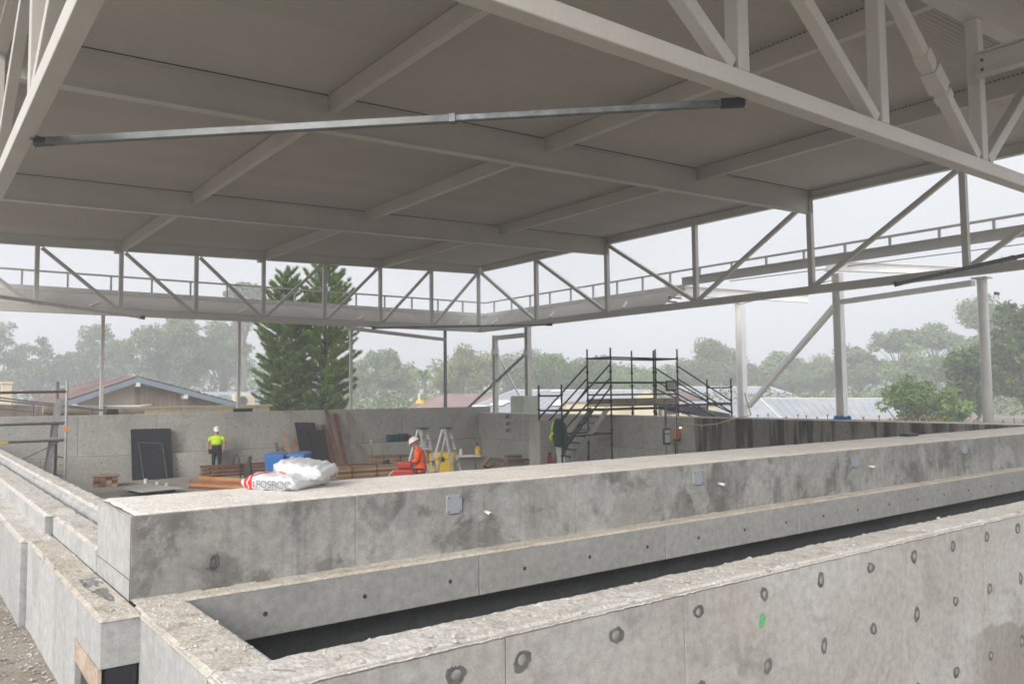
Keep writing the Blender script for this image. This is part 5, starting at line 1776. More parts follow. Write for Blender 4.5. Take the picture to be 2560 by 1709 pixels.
MB().box(19.5, 20.4, 25.15, 26.05, -.93, -.852).build('pallet', 'wood_gr', wr)

# ------------------------------------------------------------------ mobile tower and ladder at the left
tw = thing('mobile_tower', (2.9, 20, F), 'aluminium mobile scaffold tower at the left edge', 'scaffold')
for x, y in ((2.92, 20.0), (2.86, 20.9), (.7, 20.0), (.7, 20.9)):
    MB().tube((x, y, F), (x, y, .37), .03, 8).build('upright', 'alu' if y < 20.5 else 'galv', tw)
for z, w, mt in ((.12, .045, 'wood_gr'),):
    MB().tube((.7, 20.0, .11), (2.92, 20.0, .14), .03, 8).build('guard_rail', 'rust', tw)
for z in (-.55, -.92):
    MB().box(.6, 2.9, 20.04, 20.16, z, z + .07).build('toe_board', 'alu', tw)
    MB().box(.6, 2.9, 20.18, 20.85, z - .03, z - .003).build('platform', 'wood_gr', tw)
    MB().tube((.6, 20.0, z + .02), (2.92, 20.0, z + .04), .022, 8).build('ledger', 'alu', tw)
MB().tube((1.2, 20.0, -1.75), (2.8, 20.0, -.95), .014, 6).build('diagonal', 'galv_dark', tw)
MB().box(1.5, 1.85, 20.0 - .028, 20.0 - .02, -.935, -.9).build('label_plate', 'cap_y', tw)
for z in (.2, -.2, -.55, -.92, -1.3, -1.7):
    MB().tube((2.92, 20.0, z), (2.86, 20.9, z), .018, 6).build('rung', 'galv', tw)
MB().box(2.88, 2.96, 19.96, 20.04, -.72, -.62).build('clamp', 'orange_l', tw)
ld = thing('ladder', (2.4, 21, F), 'aluminium ladder leaning inside the mobile tower', 'ladder')
for dy in (0, .36):
    MB().bar((2.55, 20.3 + dy, F + .02), (2.85, 20.3 + dy, -.02), .03, .09).build('rail', 'alu', ld)
for k in range(1, 9):
    t_ = k / 9
    MB().tube((2.55 + .30 * t_, 20.3, F + .02 + 2.25 * t_), (2.55 + .30 * t_, 20.66, F + .02 + 2.25 * t_), .014, 6).build('rung', 'alu', ld)


# ------------------------------------------------------------------ houses beyond the site
def roofmat(name, c1, c2, seam, sc=1.0, rough=.5):
    t = NT(name)
    c = t.mix(t.ramp(t.noise(.35, 5), .35, .65), c1, c2)
    c = t.scale(c, t.ramp(t.noise(6, 4), .25, .75, .86, 1.12))
    return t.done(c, rough)


MAT['tile'] = roofmat('red_clay_tiles', (.12, .08, .076), (.19, .13, .12), 0, rough=.8)
MAT['tile2'] = roofmat('faded_red_tiles', (.24, .16, .155), (.30, .215, .20), 0, rough=.8)
MAT['metalroof'] = roofmat('grey_steel_roof', (.27, .285, .31), (.33, .345, .37), 0)
MAT['cream'] = paint('cream_render', (.62, .55, .40), .05, .8, scale=.6)
MAT['beige'] = paint('beige_wall', (.43, .385, .31), .05, .85, scale=.6)
MAT['brownb'] = paint('brown_board', (.25, .185, .145), .12, .8, scale=1.2, objvar=.1)
MAT['barge'] = paint('blue_grey_paint', (.20, .245, .30), .06, .6, scale=.8)
MAT['oldc'] = concrete('old_brown_concrete', (.27, .225, .19), (.12, .1, .085), (.36, .31, .27), blot=.6, streak=.6, big=.5, warmf=.4)

hs_ = thing('gable_house', (9.7, 45, -2.5), 'house with red tiled roof, blue-grey bargeboards and boarded gable behind the back wall', 'house')
RX, RZ = 9.68, .94
sl, sr = .367, .275


def rzf(x):
    return RZ - (RX - x) * sl if x < RX else RZ - (x - RX) * sr


# tiled planes: one wavy course above the other
def course(x0, x1, z0, z1, y0, y1, n=44):
    ys_ = np.linspace(y0, y1, n * 3 + 1)
    vs, fs = [], []
    for j, y in enumerate(ys_):
        w = .022 * math.cos(2 * math.pi * j / 3)
        vs += [(x0, y, z0 + .045 + w), (x1, y, z1 + .005 + w * .6), (x0, y, z0 - .01)]
    for j in range(len(ys_) - 1):
        a, b = j * 3, (j + 1) * 3
        fs += [(a, b, b + 1, a + 1), (a + 2, b + 2, b, a)]
    return MB().add(vs, fs)


XLE, XRE = 4.9, 14.9
nk = 15
for k in range(nk):
    xa = XLE + (RX - XLE) * k / nk
    xb = XLE + (RX - XLE) * (k + 1.12) / nk
    course(xa, min(xb, RX), rzf(xa) + .09, rzf(min(xb, RX)) + .09, 44.45, 57.5).build('tile_course', 'tile', hs_)
for k in range(nk):
    xa = XRE + (RX - XRE) * k / nk
    xb = XRE + (RX - XRE) * (k + 1.12) / nk
    course(xa, max(xb, RX), rzf(xa) + .09, rzf(max(xb, RX)) + .09, 44.45, 57.5).build('tile_course', 'tile', hs_)
for k in range(26):
    y = 44.4 + k * .5
    MB().lathe((RX, y, RZ + .09), [(.09, 0), (.105, .48)], 10, 'y').build('ridge_tile', 'tile', hs_)
# roof boards below the tiles
MB().hexa([(XLE, 44.5, rzf(XLE) - .06), (RX, 44.5, RZ - .06), (RX, 57.4, RZ - .06), (XLE, 57.4, rzf(XLE) - .06)],
          [(XLE, 44.5, rzf(XLE) + .07), (RX, 44.5, RZ + .07), (RX, 57.4, RZ + .07), (XLE, 57.4, rzf(XLE) + .07)]).build('roof_deck', 'barge', hs_)
MB().hexa([(RX + .01, 44.5, RZ - .06), (XRE, 44.5, rzf(XRE) - .06), (XRE, 57.4, rzf(XRE) - .06), (RX + .01, 57.4, RZ - .06)],
          [(RX + .01, 44.5, RZ + .07), (XRE, 44.5, rzf(XRE) + .07), (XRE, 57.4, rzf(XRE) + .07), (RX + .01, 57.4, RZ + .07)]).build('roof_deck', 'barge', hs_)
for xa, xb in ((XLE, RX), (RX + .004, XRE)):
    za, zb = rzf(xa) + .08, rzf(xb) + .08
    MB().hexa([(xa, 44.38, za - .27), (xb, 44.38, zb - .27), (xb, 44.46, zb - .27), (xa, 44.46, za - .27)], [(xa, 44.38, za), (xb, 44.38, zb), (xb, 44.46, zb), (xa, 44.46, za)]).build('bargeboard', 'barge', hs_)
for x in (9.68, 6.83, 12.03):
    MB().box(x - .09, x + .09, 44.3, 45.0, rzf(x) - .40, rzf(x) - .20).build('beam_end', 'white_p', hs_)
MB().add([(6.6, 45, -2.5), (9.66, 45, -2.5), (9.66, 45, RZ - .07), (6.6, 45, rzf(6.6) - .07)], [(0, 1, 2, 3)]).build('wall', 'beige', hs_)
MB().box(6.6, 14.0, 45.05, 57.0, -2.5, -.7).build('wall', 'beige', hs_)
x = 9.68
while x < 13.9:
    x2 = min(x + .21, 13.95)
    MB().hexa([(x, 44.97, -2.5), (x2, 44.97, -2.5), (x2, 45.04, -2.5), (x, 45.04, -2.5)], [(x, 44.97, rzf(x) - .07), (x2, 44.97, rzf(x2) - .07), (x2, 45.04, rzf(x2) - .07), (x, 45.04, rzf(x) - .07)]).build('cladding_board', 'brownb', hs_)
    x += .225
MB().box(9.68, 13.95, 45.041, 45.06, -2.5, -.4).build('batten_backing', 'hole', hs_)
wp_ = MB().path([(7.83, 44.8, -.45), (9.77, 44.8, -.46), (10.42, 44.8, -.39)], .055, 10).build('downpipe', 'white_p', hs_, smooth=True)
MB().box(8.9, 9.7, 44.9, 44.99, -.72, -.58).build('brick_sill', 'tile', hs_)

ch_ = thing('chimney', (4.65, 52, -2.4), 'cream chimney at the far left behind the tiled roof', 'chimney')
MB().box(4.42, 4.90, 51.8, 52.2, -2.4, .80).build('stack', 'cream', ch_)
MB().box(4.36, 4.96, 51.74, 52.26, .802, .92).build('cap', 'cream', ch_)

# old wall with pipe and rails at the left
ow = thing('old_retaining_wall', (3, 31, -2.4), 'old brown concrete wall with a thick pipe and rails at the far left', 'wall')
MB().hexa([(.5, 31, -2.4), (6.8, 31, -2.4), (6.8, 31.4, -2.4), (.5, 31.4, -2.4)], [(.5, 31, -.02), (6.8, 31, -.5), (6.8, 31.4, -.5), (.5, 31.4, -.02)]).build('wall', 'oldc', ow)
MB().tube((3.8, 30.75, -.36), (6.9, 30.75, -.52), .17, 14).build('pipe', 'oldc', ow, smooth=False)
for (a, b) in (((.4, 29.3, .22), (5.4, 29.3, -.44)), ((.4, 29.3, -.02), (3.4, 29.3, -.42)), ((2.0, 29.2, .1), (5.6, 29.6, -.44))):
    MB().tube(a, b, .022, 8).build('rail', 'galv', ow)
for x_, zt_ in ((3.35, -.15), (5.0, -.39), (1.8, .06)):
    MB().tube((x_, 29.3, -2.3), (x_, 29.3, zt_), .03, 8).build('post', 'galv', ow)
fc = thing('sheet_fence', (9, 33, -2.4), 'cream ribbed fence top showing between the gable house and the wall', 'fence')
for k in range(20):
    x = 6.9 + k * .27
    MB().box(x, x + .26, 33.0, 33.03 + .02 * (k % 2), -2.4, -.43).build('sheet', 'cream', fc)
MB().box(6.8, 12.4, 32.96, 33.1, -.428, -.36).build('capping', 'cream', fc)

so = thing('solar_roof_house', (18.5, 58, -2.5), 'low pale house with solar panels left of the pines', 'house')
MB().hexa([(16.2, 57, -.62), (22, 57, -.66), (21.2, 61, .25), (17.6, 61, .28)], [(16.2, 57, -.55), (22, 57, -.59), (21.2, 61, .32), (17.6, 61, .35)]).build('roof', 'metalroof', so)
MB().box(16.6, 21.6, 57.6, 61, -2.5, -.66).build('wall', 'cream', so)
for k in range(4):
    x = 17.2 + k * 1.0
    MB().hexa([(x, 57.6, -.40), (x + .75, 57.6, -.40), (x + .95, 59.6, .06), (x + .2, 59.6, .06)], [(x, 57.6, -.36), (x + .75, 57.6, -.36), (x + .95, 59.6, .10), (x + .2, 59.6, .10)]).build('solar_panel', 'galv_dark', so)
ac = thing('air_conditioner', (17.8, 52, -2.5), 'cream air conditioner with round fan left of the pines', 'air conditioner')
MB().box(17.1, 18.4, 52.0, 52.6, -.75, .12).build('casing', 'cream', ac, bevel=.03)
MB().box(17.0, 18.5, 51.9, 52.7, -2.5, -.752).build('stand', 'cream', ac)
MB().lathe((17.62, 51.995, -.30), [(.0001, -.02), (.28, -.02), (.30, -.015), (.30, .003)], 20, 'y').build('fan_grille', 'galv', ac)


def slab(pts, th=.12):
    top = [(x, y, z) for x, y, z in pts]
    bot = [(x, y, z - th) for x, y, z in pts]
    return MB().hexa(bot, top) if len(pts) == 4 else MB().add(bot + top, [(2, 1, 0), (3, 4, 5), (0, 1, 4, 3), (1, 2, 5, 4), (2, 0, 3, 5)])


def house(name, label, pts, mat, wallmat='cream', skyl=(), seams=0, extra=None):
    cx, cy = sum(p[0] for p in pts) / 4, sum(p[1] for p in pts) / 4
    h = thing(name, (cx, cy, -2.5), label, 'building')
    r = slab(pts).build('roof', mat, h)
    # hidden rear slope falls away behind the ridge
    a, b, c_, d = [Vector(p) for p in pts]
    back = [tuple(a), tuple(b), tuple(b + (b - c_) * .9 + Vector((0, 0, -2 * (b - c_).z * .9))), tuple(a + (a - d) * .9 + Vector((0, 0, -2 * (a - d).z * .9)))]
    slab([back[3], back[2], back[1], back[0]]).build('rear_roof', mat, h)
    MB().tube(tuple(a + Vector((0, 0, .03))), tuple(b + Vector((0, 0, .03))), .09, 8).build('ridge_cap', 'white_dull' if mat == 'metalroof' else mat, r)
    for e0, e1 in ((a, d), (b, c_)):
        MB().bar(tuple(e0 + Vector((0, 0, .02))), tuple(e1 + Vector((0, 0, .02))), .22, .07).build('verge_cap', 'white_dull' if mat == 'metalroof' else mat, r)
    for k in range(1, seams):
        t_ = k / seams
        MB().bar(tuple(a.lerp(b, t_) + Vector((0, 0, .015))), tuple(d.lerp(c_, t_) + Vector((0, 0, .015))), .03, .02).build('seam', mat, r)
    # walls under the roof
    q = [(p + (Vector((cx, cy, 0)) - Vector((p.x, p.y, 0))) * .06) for p in (a, b, c_, d)]
    MB().hexa([(p.x, p.y, -3.2) for p in q], [(p.x, p.y, p.z - .2) for p in q]).build('wall', wallmat, h)
    for u, v_, su, sv in skyl:
        o = a.lerp(b, u).lerp(d.lerp(c_, u), v_)
        ux, vx = (b - a).normalized() * su, (d - a).normalized() * sv
        up_ = Vector((0, 0, .08))
        MB().hexa([tuple(o + up_), tuple(o + ux + up_), tuple(o + ux + vx + up_), tuple(o + vx + up_)],
                  [tuple(o + ux * .12 + vx * .12 + up_ * 3), tuple(o + ux * .88 + vx * .12 + up_ * 3), tuple(o + ux * .88 + vx * .88 + up_ * 3), tuple(o + ux * .12 + vx * .88 + up_ * 3)]).build('skylight', 'white_p', r)
    return h


rh = house('tiled_house', 'house with faded red tiled hip roof between the slim dark post and the cross braces', [(42.61, 68.28, -.09), (47.06, 64.92, -.15), (42.97, 58.09, -1.67), (35.59, 63.67, -1.57)], 'tile2', seams=0)
for k in range(1, 12):
    a, b, c_, d = [Vector(p) for p in ((42.61, 68.28, -.09), (47.06, 64.92, -.15), (42.97, 58.09, -1.67), (35.59, 63.67, -1.57))]
    t_ = k / 12
    MB().bar(tuple(a.lerp(d, t_) + Vector((0, 0, .01))), tuple(b.lerp(c_, t_) + Vector((0, 0, .01))), .1, .04).build('tile_course', 'tile2', rh)
house('metal_roof_building', 'building with wide grey metal roof and white skylights behind the scaffold stair', [(49.61, 65.47, .28), (60.67, 57.12, .13), (52.55, 48.36, -2.1), (38.6, 58.88, -1.65)], 'metalroof', seams=26,
      skyl=((.08, .55, 1.2, 2.2), (.0, .78, 1.5, 1.2), (.42, .5, 1.3, 2.6), (.3, .05, .9, .5)))
house('metal_roof_building', 'building with long grey metal roof sloping away right of the scaffold', [(68.89, 60.93, .47), (77.33, 54.55, .36), (75.03, 43.94, -2.28), (58.56, 53.89, -2.34)], 'metalroof', seams=22, skyl=((.1, .75, 1.6, 1.2), (.16, .82, 1.4, 1.2)))
h2 = house('metal_roof_building', 'lower pale metal roof with a white hip edge in front of the braced column', [(64.53, 46.74, -.77), (75.58, 38.38, -.91), (68.22, 34.03, -2.53), (59.18, 40.86, -2.35)], 'metalroof', seams=18)
slab([(64.5, 46.8, -.78), (64.6, 49.2, -1.3), (57.7, 44.5, -2.38), (59.1, 40.9, -2.36)]).build('hip_roof', 'metalroof', h2)
yc = thing('chimney', (39.1, 66, -2.4), 'small yellow chimney left of the faded red roof', 'chimney')
MB().tube((39.1, 66, -2.4), (39.1, 66, -.55), .42, 12).build('stack', 'cap_y', yc)
MB().tube((38.95, 66, -.55), (38.95, 66, .1), .12, 8).build('vent', 'cream', yc)
# cream annexes seen through the scaffold
cg = thing('cream_annexe', (41.2, 39.2, -2.5), 'small cream gabled annexe seen through the scaffold stair', 'building')
d_ = Vector((.8, -.6, 0))
MB().add([(40.59, 39.69, -.37), (41.23, 39.15, .15), (41.89, 38.7, -.38), (41.93, 38.78, -2.5), (40.63, 39.76, -2.5)], [(0, 4, 3, 2, 1)]).build('gable_wall', 'cream', cg)
for p, q in (((40.35, 39.9, -.52), (41.23, 39.15, .2)), ((41.23, 39.15, .2), (42.1, 38.5, -.52))):
    p, q = Vector(p), Vector(q)
    o = Vector((.6, .8, 0)) * 4
    slab([tuple(p), tuple(q), tuple(q + o), tuple(p + o)], .08).build('roof', 'metalroof', cg)
cw = thing('cream_annexe', (41.5, 41.5, -2.5), 'plain cream wall block left of the gabled annexe', 'building')
MB().hexa([(38.0, 43.9, -2.5), (42.13, 41.15, -2.5), (44, 44, -2.5), (40, 46.8, -2.5)], [(38.0, 43.9, -.62), (42.13, 41.15, -.62), (44, 44, -.62), (40, 46.8, -.62)]).build('wall', 'cream', cw)
slab([(37.7, 43.9, -.60), (42.2, 40.9, -.60), (43.5, 43.5, -.05), (39.4, 46.2, -.05)], .1).build('roof', 'metalroof', cw)
c3 = thing('cream_annexe', (45.5, 39.7, -2.5), 'low cream block with dark windows right of the gabled annexe', 'building')
MB().hexa([(43.6, 39.95, -2.5), (47.6, 38.2, -2.5), (49, 41, -2.5), (45, 43, -2.5)], [(43.6, 39.95, -.9), (47.6, 38.2, -.9), (49, 41, -.9), (45, 43, -.9)]).build('wall', 'cream', c3)
for k in range(3):
    a = Vector((43.9 + k * 1.1, 39.78 - k * .48, -1.6))
    MB().hexa([tuple(a), tuple(a + Vector((.75, -.33, 0))), tuple(a + Vector((.76, -.31, 0))), tuple(a + Vector((.01, .02, 0)))],
              [tuple(a + Vector((0, 0, .5))), tuple(a + Vector((.75, -.33, .5))), tuple(a + Vector((.76, -.31, .5))), tuple(a + Vector((.01, .02, .5)))]).build('window', 'blackm', c3)
slab([(43.3, 39.9, -.88), (47.8, 37.9, -.88), (49.2, 41, -.75), (44.8, 43.2, -.75)], .1).build('roof', 'metalroof', c3)
rt_ = thing('red_roof_annexe', (55, 48, -2.5), 'little red roof showing right of the flood light', 'building')
slab([(56.94, 49.89, .13), (55.46, 46.05, -.72), (53.2, 47.8, -.74)], .1).build('roof', 'tile', rt_)
slab([(53.2, 47.8, -.74), (55.6, 50.6, -.74), (56.94, 49.89, .13)], .1).build('roof', 'tile', rt_)
MB().box(53.8, 55.6, 47.4, 49.2, -2.5, -.85).build('wall', 'cream', rt_)


# ------------------------------------------------------------------ trees
def leafmat(name, c1, c2, c3):
    t = NT(name)
    c = t.mix(t.ramp(t.noise(.35, 4), .35, .65), c1, c2)
    c = t.mix(t.ramp(t.noise(1.8, 3), .5, .7, 0, .7), c, c3)
    c = t.scale(c, t.ramp(t.rand(), 0, 1, .85, 1.15))
    m = t.done(c, .6, 0, .25)
    return m


MAT['leaf_grey'] = leafmat('grey_green_leaves', (.10, .145, .055), (.145, .195, .075), (.21, .24, .11))
MAT['leaf_green'] = leafmat('green_leaves', (.075, .14, .028), (.13, .20, .045), (.22, .27, .08))
MAT['leaf_yel'] = leafmat('yellow_green_leaves', (.15, .165, .045), (.21, .215, .065), (.26, .245, .10))
MAT['leaf_dark'] = leafmat('dark_green_leaves', (.05, .085, .025), (.085, .13, .04), (.15, .20, .065))
MAT['needle'] = leafmat('pine_needles', (.07, .135, .022), (.125, .205, .038), (.23, .31, .07))
MAT['bark'] = paint('grey_brown_bark', (.12, .095, .075), .2, .9, scale=2)
MAT['bark_d'] = paint('dark_bark', (.035, .028, .024), .2, .9, scale=2)


def leaf_quads(P, size, rs, aspect=.45):
    n = len(P)
    d = rs.normal(size=(n, 3))
    d /= np.linalg.norm(d, axis=1)[:, None]
    u = rs.normal(size=(n, 3))
    u -= d * (u * d).sum(1)[:, None]
    u /= np.linalg.norm(u, axis=1)[:, None]
    s = size * rs.uniform(.6, 1.3, n)[:, None]
    a, b = d * s, u * s * aspect
    V = np.stack([P - a, P + b, P + a, P - b], 1).reshape(-1, 3)
    F_ = np.arange(4 * n).reshape(-1, 4)
    return V, F_


def leaf_mesh(name, V, F_, mat, parent):
    v = V * K
    v[:, 2] += Z0 * K
    v = v - np.array(parent['_w'])
    me = bpy.data.meshes.new(name)
    nv, nf = len(v), len(F_)
    me.vertices.add(nv)
    me.vertices.foreach_set('co', v.ravel())
    w = F_.shape[1]
    me.loops.add(nf * w)
    me.loops.foreach_set('vertex_index', F_.ravel().astype(np.int32))
    me.polygons.add(nf)
    me.polygons.foreach_set('loop_start', np.arange(0, nf * w, w, dtype=np.int32))
    me.update(calc_edges=True)
    me.materials.append(MAT[mat])
    o = bpy.data.objects.new(name, me)
    col.objects.link(o)
    o.parent = parent
    return o


def eucalypt(x, y, ztop, r, label, mat, seed, nleaf=4200, shape='round', zbase=-2.45, lsize=.20, group='misty gum trees behind the houses', depth=.8, low=.35):
    rs = np.random.default_rng(seed)
    H_ = ztop - zbase
    t = thing('gum_tree', (x, y, zbase), label, 'tree', group)
    ch_ = H_ * (1 - low) if shape != 'umbrella' else min(H_ * .45, r * 1.3)
    zc = ztop - ch_ / 2
    nc = 40 if shape == 'round' else 26
    C = []
    tries = 0
    ax = rs.uniform(.8, 1.25)
    lop = rs.uniform(-.45, .45)
    while len(C) < nc and tries < 4000:
        tries += 1
        q = rs.uniform(-1, 1, 3)
        l_ = np.linalg.norm(q)
        if l_ > 1 or l_ < .2:
            continue
        if shape == 'umbrella' and q[2] < -.35:
            continue
        if rs.uniform() < .35 and q[0] * math.copysign(1, lop) > 0 and q[2] > .35 - abs(lop):
            continue
        tap = 1.0 if q[2] < .1 else 1 - .25 * q[2]
        C.append((x + (q[0] * ax + lop * q[2] * .4) * r * .86 * tap, y + q[1] * r * .86 * depth * tap, zc + q[2] * ch_ / 2 * .86, r * rs.uniform(.17, .36)))
    trunk = MB()
    fork = zbase + H_ * (low * .7 if shape != 'umbrella' else .45)
    tr = max(.12, H_ * .016)
    bend = [(x + rs.uniform(-.15, .15) * r * .3 * k, y, zbase + (fork - zbase) * k / 4) for k in range(5)]
    trunk.path(bend, tr, 7, tr * .7)
    for c in C[::2]:
        p0 = Vector(bend[-1])
        p2 = Vector(c[:3])
        p1 = p0.lerp(p2, .5) + Vector((rs.uniform(-.4, .4), 0, rs.uniform(-.2, .5)))
        trunk.path([p0, p1, p2], tr * .5, 5, tr * .12)
    trunk.build('trunk', 'bark', t)
    Ps = []
    tot = sum(c[3] ** 2 for c in C)
    for c in C:
        n = int(nleaf * c[3] ** 2 / tot)
        d = rs.normal(size=(n, 3))
        d /= np.linalg.norm(d, axis=1)[:, None]
        rad = c[3] * (.35 + .65 * rs.uniform(size=n) ** .5) * (1 + .3 * np.sin(d[:, 0] * 5 + seed) * np.sin(d[:, 2] * 6))
        p = d * rad[:, None]
        p[:, 2] *= .72
        Ps.append(p + np.array(c[:3]))
    V, F_ = leaf_quads(np.concatenate(Ps), lsize, rs)
    leaf_mesh('crown', V, F_, mat, t)
    return t


TREES = [
    (11.58, 138.45, 13.15, 4.2, 'leaf_grey', 'round', 'tall faint gum tree cut by the left edge of the picture'),
    (16.87, 139.68, 10.65, 3.9, 'leaf_grey', 'round', 'sparse gum tree with a visible trunk above the chimney'),
    (24.74, 141.16, 11.84, 6.0, 'leaf_grey', 'round', 'broad pale gum tree behind the slim post and tiled roof'),
    (31.68, 125.85, 12.6, 6.8, 'leaf_grey', 'round', 'large dense gum tree right above the gable ridge'),
    (39.98, 127.10, 12.6, 5.8, 'leaf_grey', 'round', 'dense gum tree close left of the pines'),
    (41.72, 122.84, 17.60, 2.9, 'leaf_grey', 'umbrella', 'tall gum tree top showing through the back truss left of the pines'),
    (56.88, 107.15, 7.47, 4.6, 'leaf_grey', 'round', 'gum tree with open crown just right of the pines'),
    (57.34, 119.51, 5.58, 4.4, 'leaf_grey', 'round', 'low faint gum tree beside the pines'),
    (65.24, 98.32, 7.34, 5.2, 'leaf_yel', 'round', 'yellowish gum tree behind the faded red roof'),
    (80.56, 104.37, 6.68, 5.8, 'leaf_grey', 'round', 'faint gum tree behind the cross-braced columns'),
    (73.45, 84.74, 5.27, 6.2, 'leaf_green', 'round', 'fresh green tree left of the scaffold top'),
    (93.08, 98.78, 5.37, 4.4, 'leaf_grey', 'round', 'faint low tree seen between the scaffold standards'),
    (91.36, 88.83, 4.64, 5.6, 'leaf_green', 'round', 'green tree behind the right part of the scaffold'),
    (99.40, 87.81, 4.08, 4.4, 'leaf_grey', 'round', 'low faint tree right of the scaffold'),
    (102.81, 82.44, 7.74, 6.6, 'leaf_grey', 'round', 'wide grey gum tree behind the grey column'),
    (112.93, 77.44, 5.83, 5.4, 'leaf_grey', 'round', 'round faint tree behind the white diagonal brace'),
    (113.69, 71.90, 5.10, 4.6, 'leaf_grey', 'round', 'small faint tree left of the braced white column'),
    (112.96, 64.82, 6.27, 5.0, 'leaf_grey', 'round', 'faint tree just right of the braced white column'),
    (113.68, 59.02, 9.15, 4.0, 'leaf_grey', 'umbrella', 'flat-topped gum tree, the left of two, right of the braced column'),
    (120.04, 56.68, 9.72, 3.9, 'leaf_grey', 'umbrella', 'flat-topped gum tree, the right of two, right of the braced column'),
    (111.02, 45.71, 12.19, 4.6, 'leaf_grey', 'umbrella', 'tall umbrella-shaped gum tree behind the round column'),
    (106.0, 53.0, 5.2, 5.0, 'leaf_grey', 'round', 'mid-height tree filling below the flat-topped gums'),
    (100.0, 43.0, 6.0, 5.0, 'leaf_grey', 'round', 'mid-height tree left of the round column'),
]
for i, (x, y, zt_, r, mt, shp, lb) in enumerate(TREES):
    eucalypt(x, y, zt_, r, lb, mt, 100 + i, int(470 * r * r * .9) if shp == 'round' else 5000, shp, low=.08 + .05 * (i * 7 % 6), lsize=.22 + .02 * (i % 4))
eucalypt(64.06, 24.2, 7.6, 3.3, 'dark leafy tree cut by the right edge of the picture', 'leaf_dark', 301, 12000, 'round', lsize=.17, group='nearer leafy trees at the right', low=.1)
eucalypt(60.0, 25.6, 3.6, 2.6, 'leafy tree just right of the round column', 'leaf_dark', 302, 8000, 'round', lsize=.16, group='nearer leafy trees at the right', low=.1)
eucalypt(46.2, 23.4, .80, 2.0, 'bright green bushy tree left of the round column, low over the wall', 'leaf_green', 303, 4200, 'round', lsize=.12, group='nearer leafy trees at the right', low=.12)
eucalypt(48.3, 22.0, .35, 1.5, 'bright green bush right of the bushy tree', 'leaf_green', 304, 3400, 'round', lsize=.12, group='nearer leafy trees at the right', low=.12)
# palm
pt = thing('palm_tree', (56.8, 94.98, -2.45), 'faint palm tree left of the yellowish gum tree', 'tree')
MB().path([(56.8, 94.98, -2.45), (56.9, 94.98, .5), (56.8, 94.98, 2.2)], .22, 7, .16).build('trunk', 'bark', pt)
rs = np.random.default_rng(9)
fr = MB()
for k in range(16):
    a = 6.283 * k / 16 + rs.uniform(-.1, .1)
    up_ = rs.uniform(.2, 1.3)
    L_ = rs.uniform(1.9, 2.6)
    prev = Vector((56.8, 94.98, 2.2))
    side = Vector((-math.sin(a), math.cos(a), 0))
    for s in range(1, 8):
        t_ = s / 7
        p = Vector((56.8 + L_ * t_ * math.cos(a) * .9, 94.98 + L_ * t_ * math.sin(a) * .9, 2.2 + up_ * math.sin(t_ * 2.4) * 1.3 - t_ * t_ * 1.1))
        w = .28 * math.sin(math.pi * min(1, t_ + .12))
        for sg in (-1, 1):
            fr.add([prev, p, p + side * sg * w + Vector((0, 0, -.22)), prev + side * sg * w + Vector((0, 0, -.25))], [(0, 1, 2, 3)])
        prev = p
fr.build('crown', 'leaf_green', pt)


def pine(x, y, ztop, zbase, r, label, seed, lean=0.0):
    """whorled conifer: tiers of up-swept branches that end in dense needle brushes"""
    rs = np.random.default_rng(seed)
    t = thing('pine_tree', (x, y, zbase), label, 'tree', 'two pines behind the back wall')
    H_ = ztop - zbase

    def axis(s):
        return Vector((x + lean * (1 - s) ** 2, y, zbase + H_ * s))
    MB().path([axis(s) for s in np.linspace(0, .995, 14)], .16, 8, .015).build('trunk', 'bark_d', t)
    br = MB()
    P, Dn, Ln = [], [], []
    s = .08
    while s < .99:
        nb = int(rs.integers(6, 9)) if s < .8 else 6
        a0 = rs.uniform(0, 6.28)
        prof = min(1.0, ((1 - s) / .34)) ** .62 * (.78 + .22 * min(1, s / .35)) * rs.uniform(.85, 1.1)
        for k in range(nb):
            a = a0 + 6.283 * k / nb + rs.uniform(-.22, .22)
            L_ = r * prof * rs.uniform(.6, 1.12) + .10
            p0 = axis(min(1, s + rs.uniform(-.006, .006)))
            tilt = -.14 + .72 * s + rs.uniform(-.12, .12)
            pts = [p0 + Vector((math.cos(a) * L_ * q, math.sin(a) * L_ * q, L_ * (tilt * q + .32 * q * q))) for q in np.linspace(0, 1, 7)]
            br.path(pts, .03 * (1 - s) + .008, 4, .007)
            side = Vector((-math.sin(a), math.cos(a), 0))
            ntuft = max(4, int(L_ / .085))
            for q in np.linspace(.30 if L_ > .6 else .1, 1.0, ntuft):
                f_ = min(5.999, q * 6)
                i0 = int(f_)
                c = pts[i0].lerp(pts[i0 + 1], f_ - i0)
                d = (pts[i0 + 1] - pts[i0]).normalized()
                spread = .34 * L_ * math.sin(math.pi * min(1, q * .78 + .1)) * .55
                for off in (0, -1, 1):
                    if off and rs.uniform() < .25:
                        continue
                    P.append(tuple(c + side * (off * spread * rs.uniform(.5, 1)) + Vector((0, 0, rs.uniform(-.02, .03)))))
                    Dn.append(tuple((d * .9 + side * off * .55 + Vector((0, 0, .75))).normalized()))
                    Ln.append(.17 + .08 * rs.uniform())
        s += (.030 + .014 * rs.uniform()) * (1.0 if s < .75 else 1.15)
    br.build('branches', 'bark_d', t)
    P, Dn, Ln = np.array(P), np.array(Dn), np.array(Ln)
    nn = 24
    n = len(P) * nn
    base = np.repeat(P, nn, 0)
    d = np.repeat(Dn, nn, 0) + rs.normal(size=(n, 3)) * .36
    d /= np.linalg.norm(d, axis=1)[:, None]
    w = np.cross(d, rs.normal(size=(n, 3)))
    w /= np.linalg.norm(w, axis=1)[:, None]
    L_ = (np.repeat(Ln, nn) * rs.uniform(.75, 1.25, n))[:, None]
    V = np.stack([base + w * .010, base - w * .010, base + d * L_], 1).reshape(-1, 3)
    leaf_mesh('needles', V, np.arange(3 * n).reshape(-1, 3), 'needle', t)


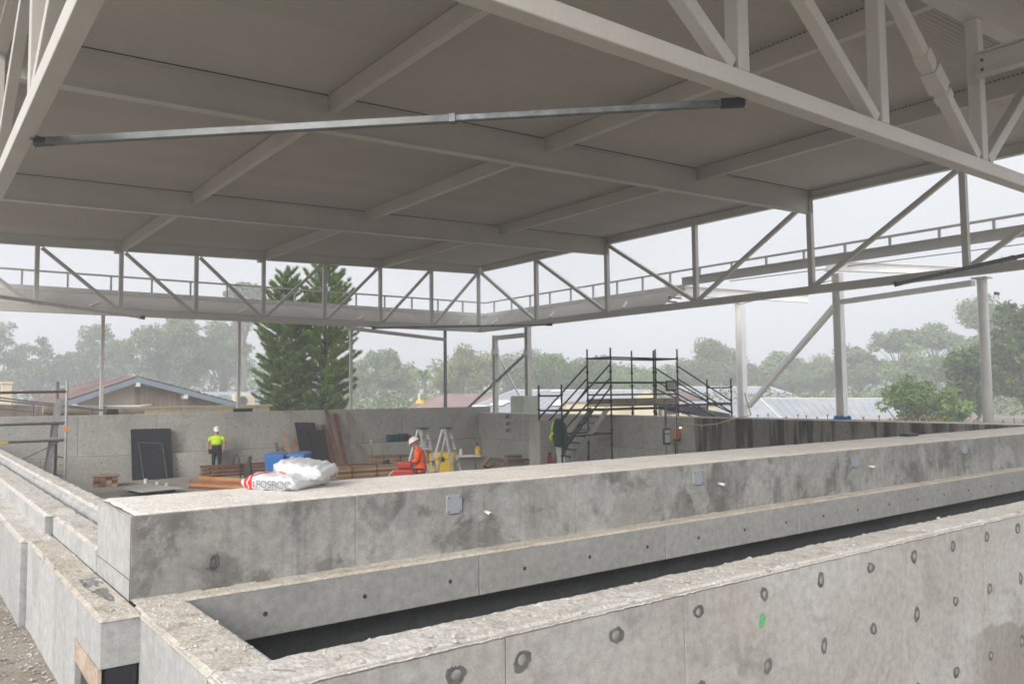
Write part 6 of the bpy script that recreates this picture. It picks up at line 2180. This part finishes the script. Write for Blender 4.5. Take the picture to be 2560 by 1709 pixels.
pine(15.08, 38.36, 6.15, -2.5, 1.36, 'left pine tree, slightly shorter, rising behind the back truss', 401)
pine(17.06, 38.07, 6.67, -2.5, 1.68, 'right pine tree, taller, with a dark leaning trunk', 402, lean=-.35)

# distant belt of trees that reads as one mass
rs = np.random.default_rng(77)
n = 26000
ang = rs.uniform(math.radians(8), math.radians(92), n)
dist = rs.uniform(138, 175, n)
X, Y = dist * np.cos(ang), dist * np.sin(ang)
top = 2.2 + 3.6 * fbm(ang * 40, dist * .02, 5) + 1.6 * vnoise(ang * 120, dist * 0, 8)
Zt = -2.5 + (top + 2.5) * rs.uniform(0, 1, n) ** .8
V, F_ = leaf_quads(np.stack([X, Y, Zt], 1), .42, rs, .6)
tb_ = thing('treeline', (60, 110, -2.5), 'faint far belt of trees behind everything', 'woods', kind='stuff')
leaf_mesh('foliage', V, F_, 'leaf_grey', tb_)
n = 26000
ang = rs.uniform(math.radians(12), math.radians(90), n)
dist = rs.uniform(84, 100, n)
X, Y = dist * np.cos(ang), dist * np.sin(ang)
top = -.9 + 1.7 * fbm(ang * 60, dist * .02, 15)
Zt = -2.5 + (top + 2.5) * rs.uniform(0, 1, n)
V, F_ = leaf_quads(np.stack([X, Y, Zt], 1), .17, rs, .6)
sh_ = thing('shrubbery', (60, 70, -2.5), 'low shrubs and undergrowth below the gum trees', 'shrubs', kind='stuff')
leaf_mesh('foliage', V, F_, 'leaf_grey', sh_)


HAZE = .0031
# ------------------------------------------------------------------ misty rain in the air
t = bpy.data.materials.new('mist')
t.use_nodes = True
for n in list(t.node_tree.nodes):
    t.node_tree.nodes.remove(n)
_o = t.node_tree.nodes.new('ShaderNodeOutputMaterial')
_v = t.node_tree.nodes.new('ShaderNodeVolumePrincipled')
_v.inputs['Color'].default_value = (.86, .89, .93, 1)
_v.inputs['Density'].default_value = HAZE
_v.inputs['Anisotropy'].default_value = 0.0
t.node_tree.links.new(_v.outputs[0], _o.inputs['Volume'])
MB().box(-262, 262, -262, 262, -6.5, 34).build('haze', t, kind='stuff', label='thin rainy mist over the whole site')

for o in bpy.data.objects:
    if '_w' in o:
        del o['_w']
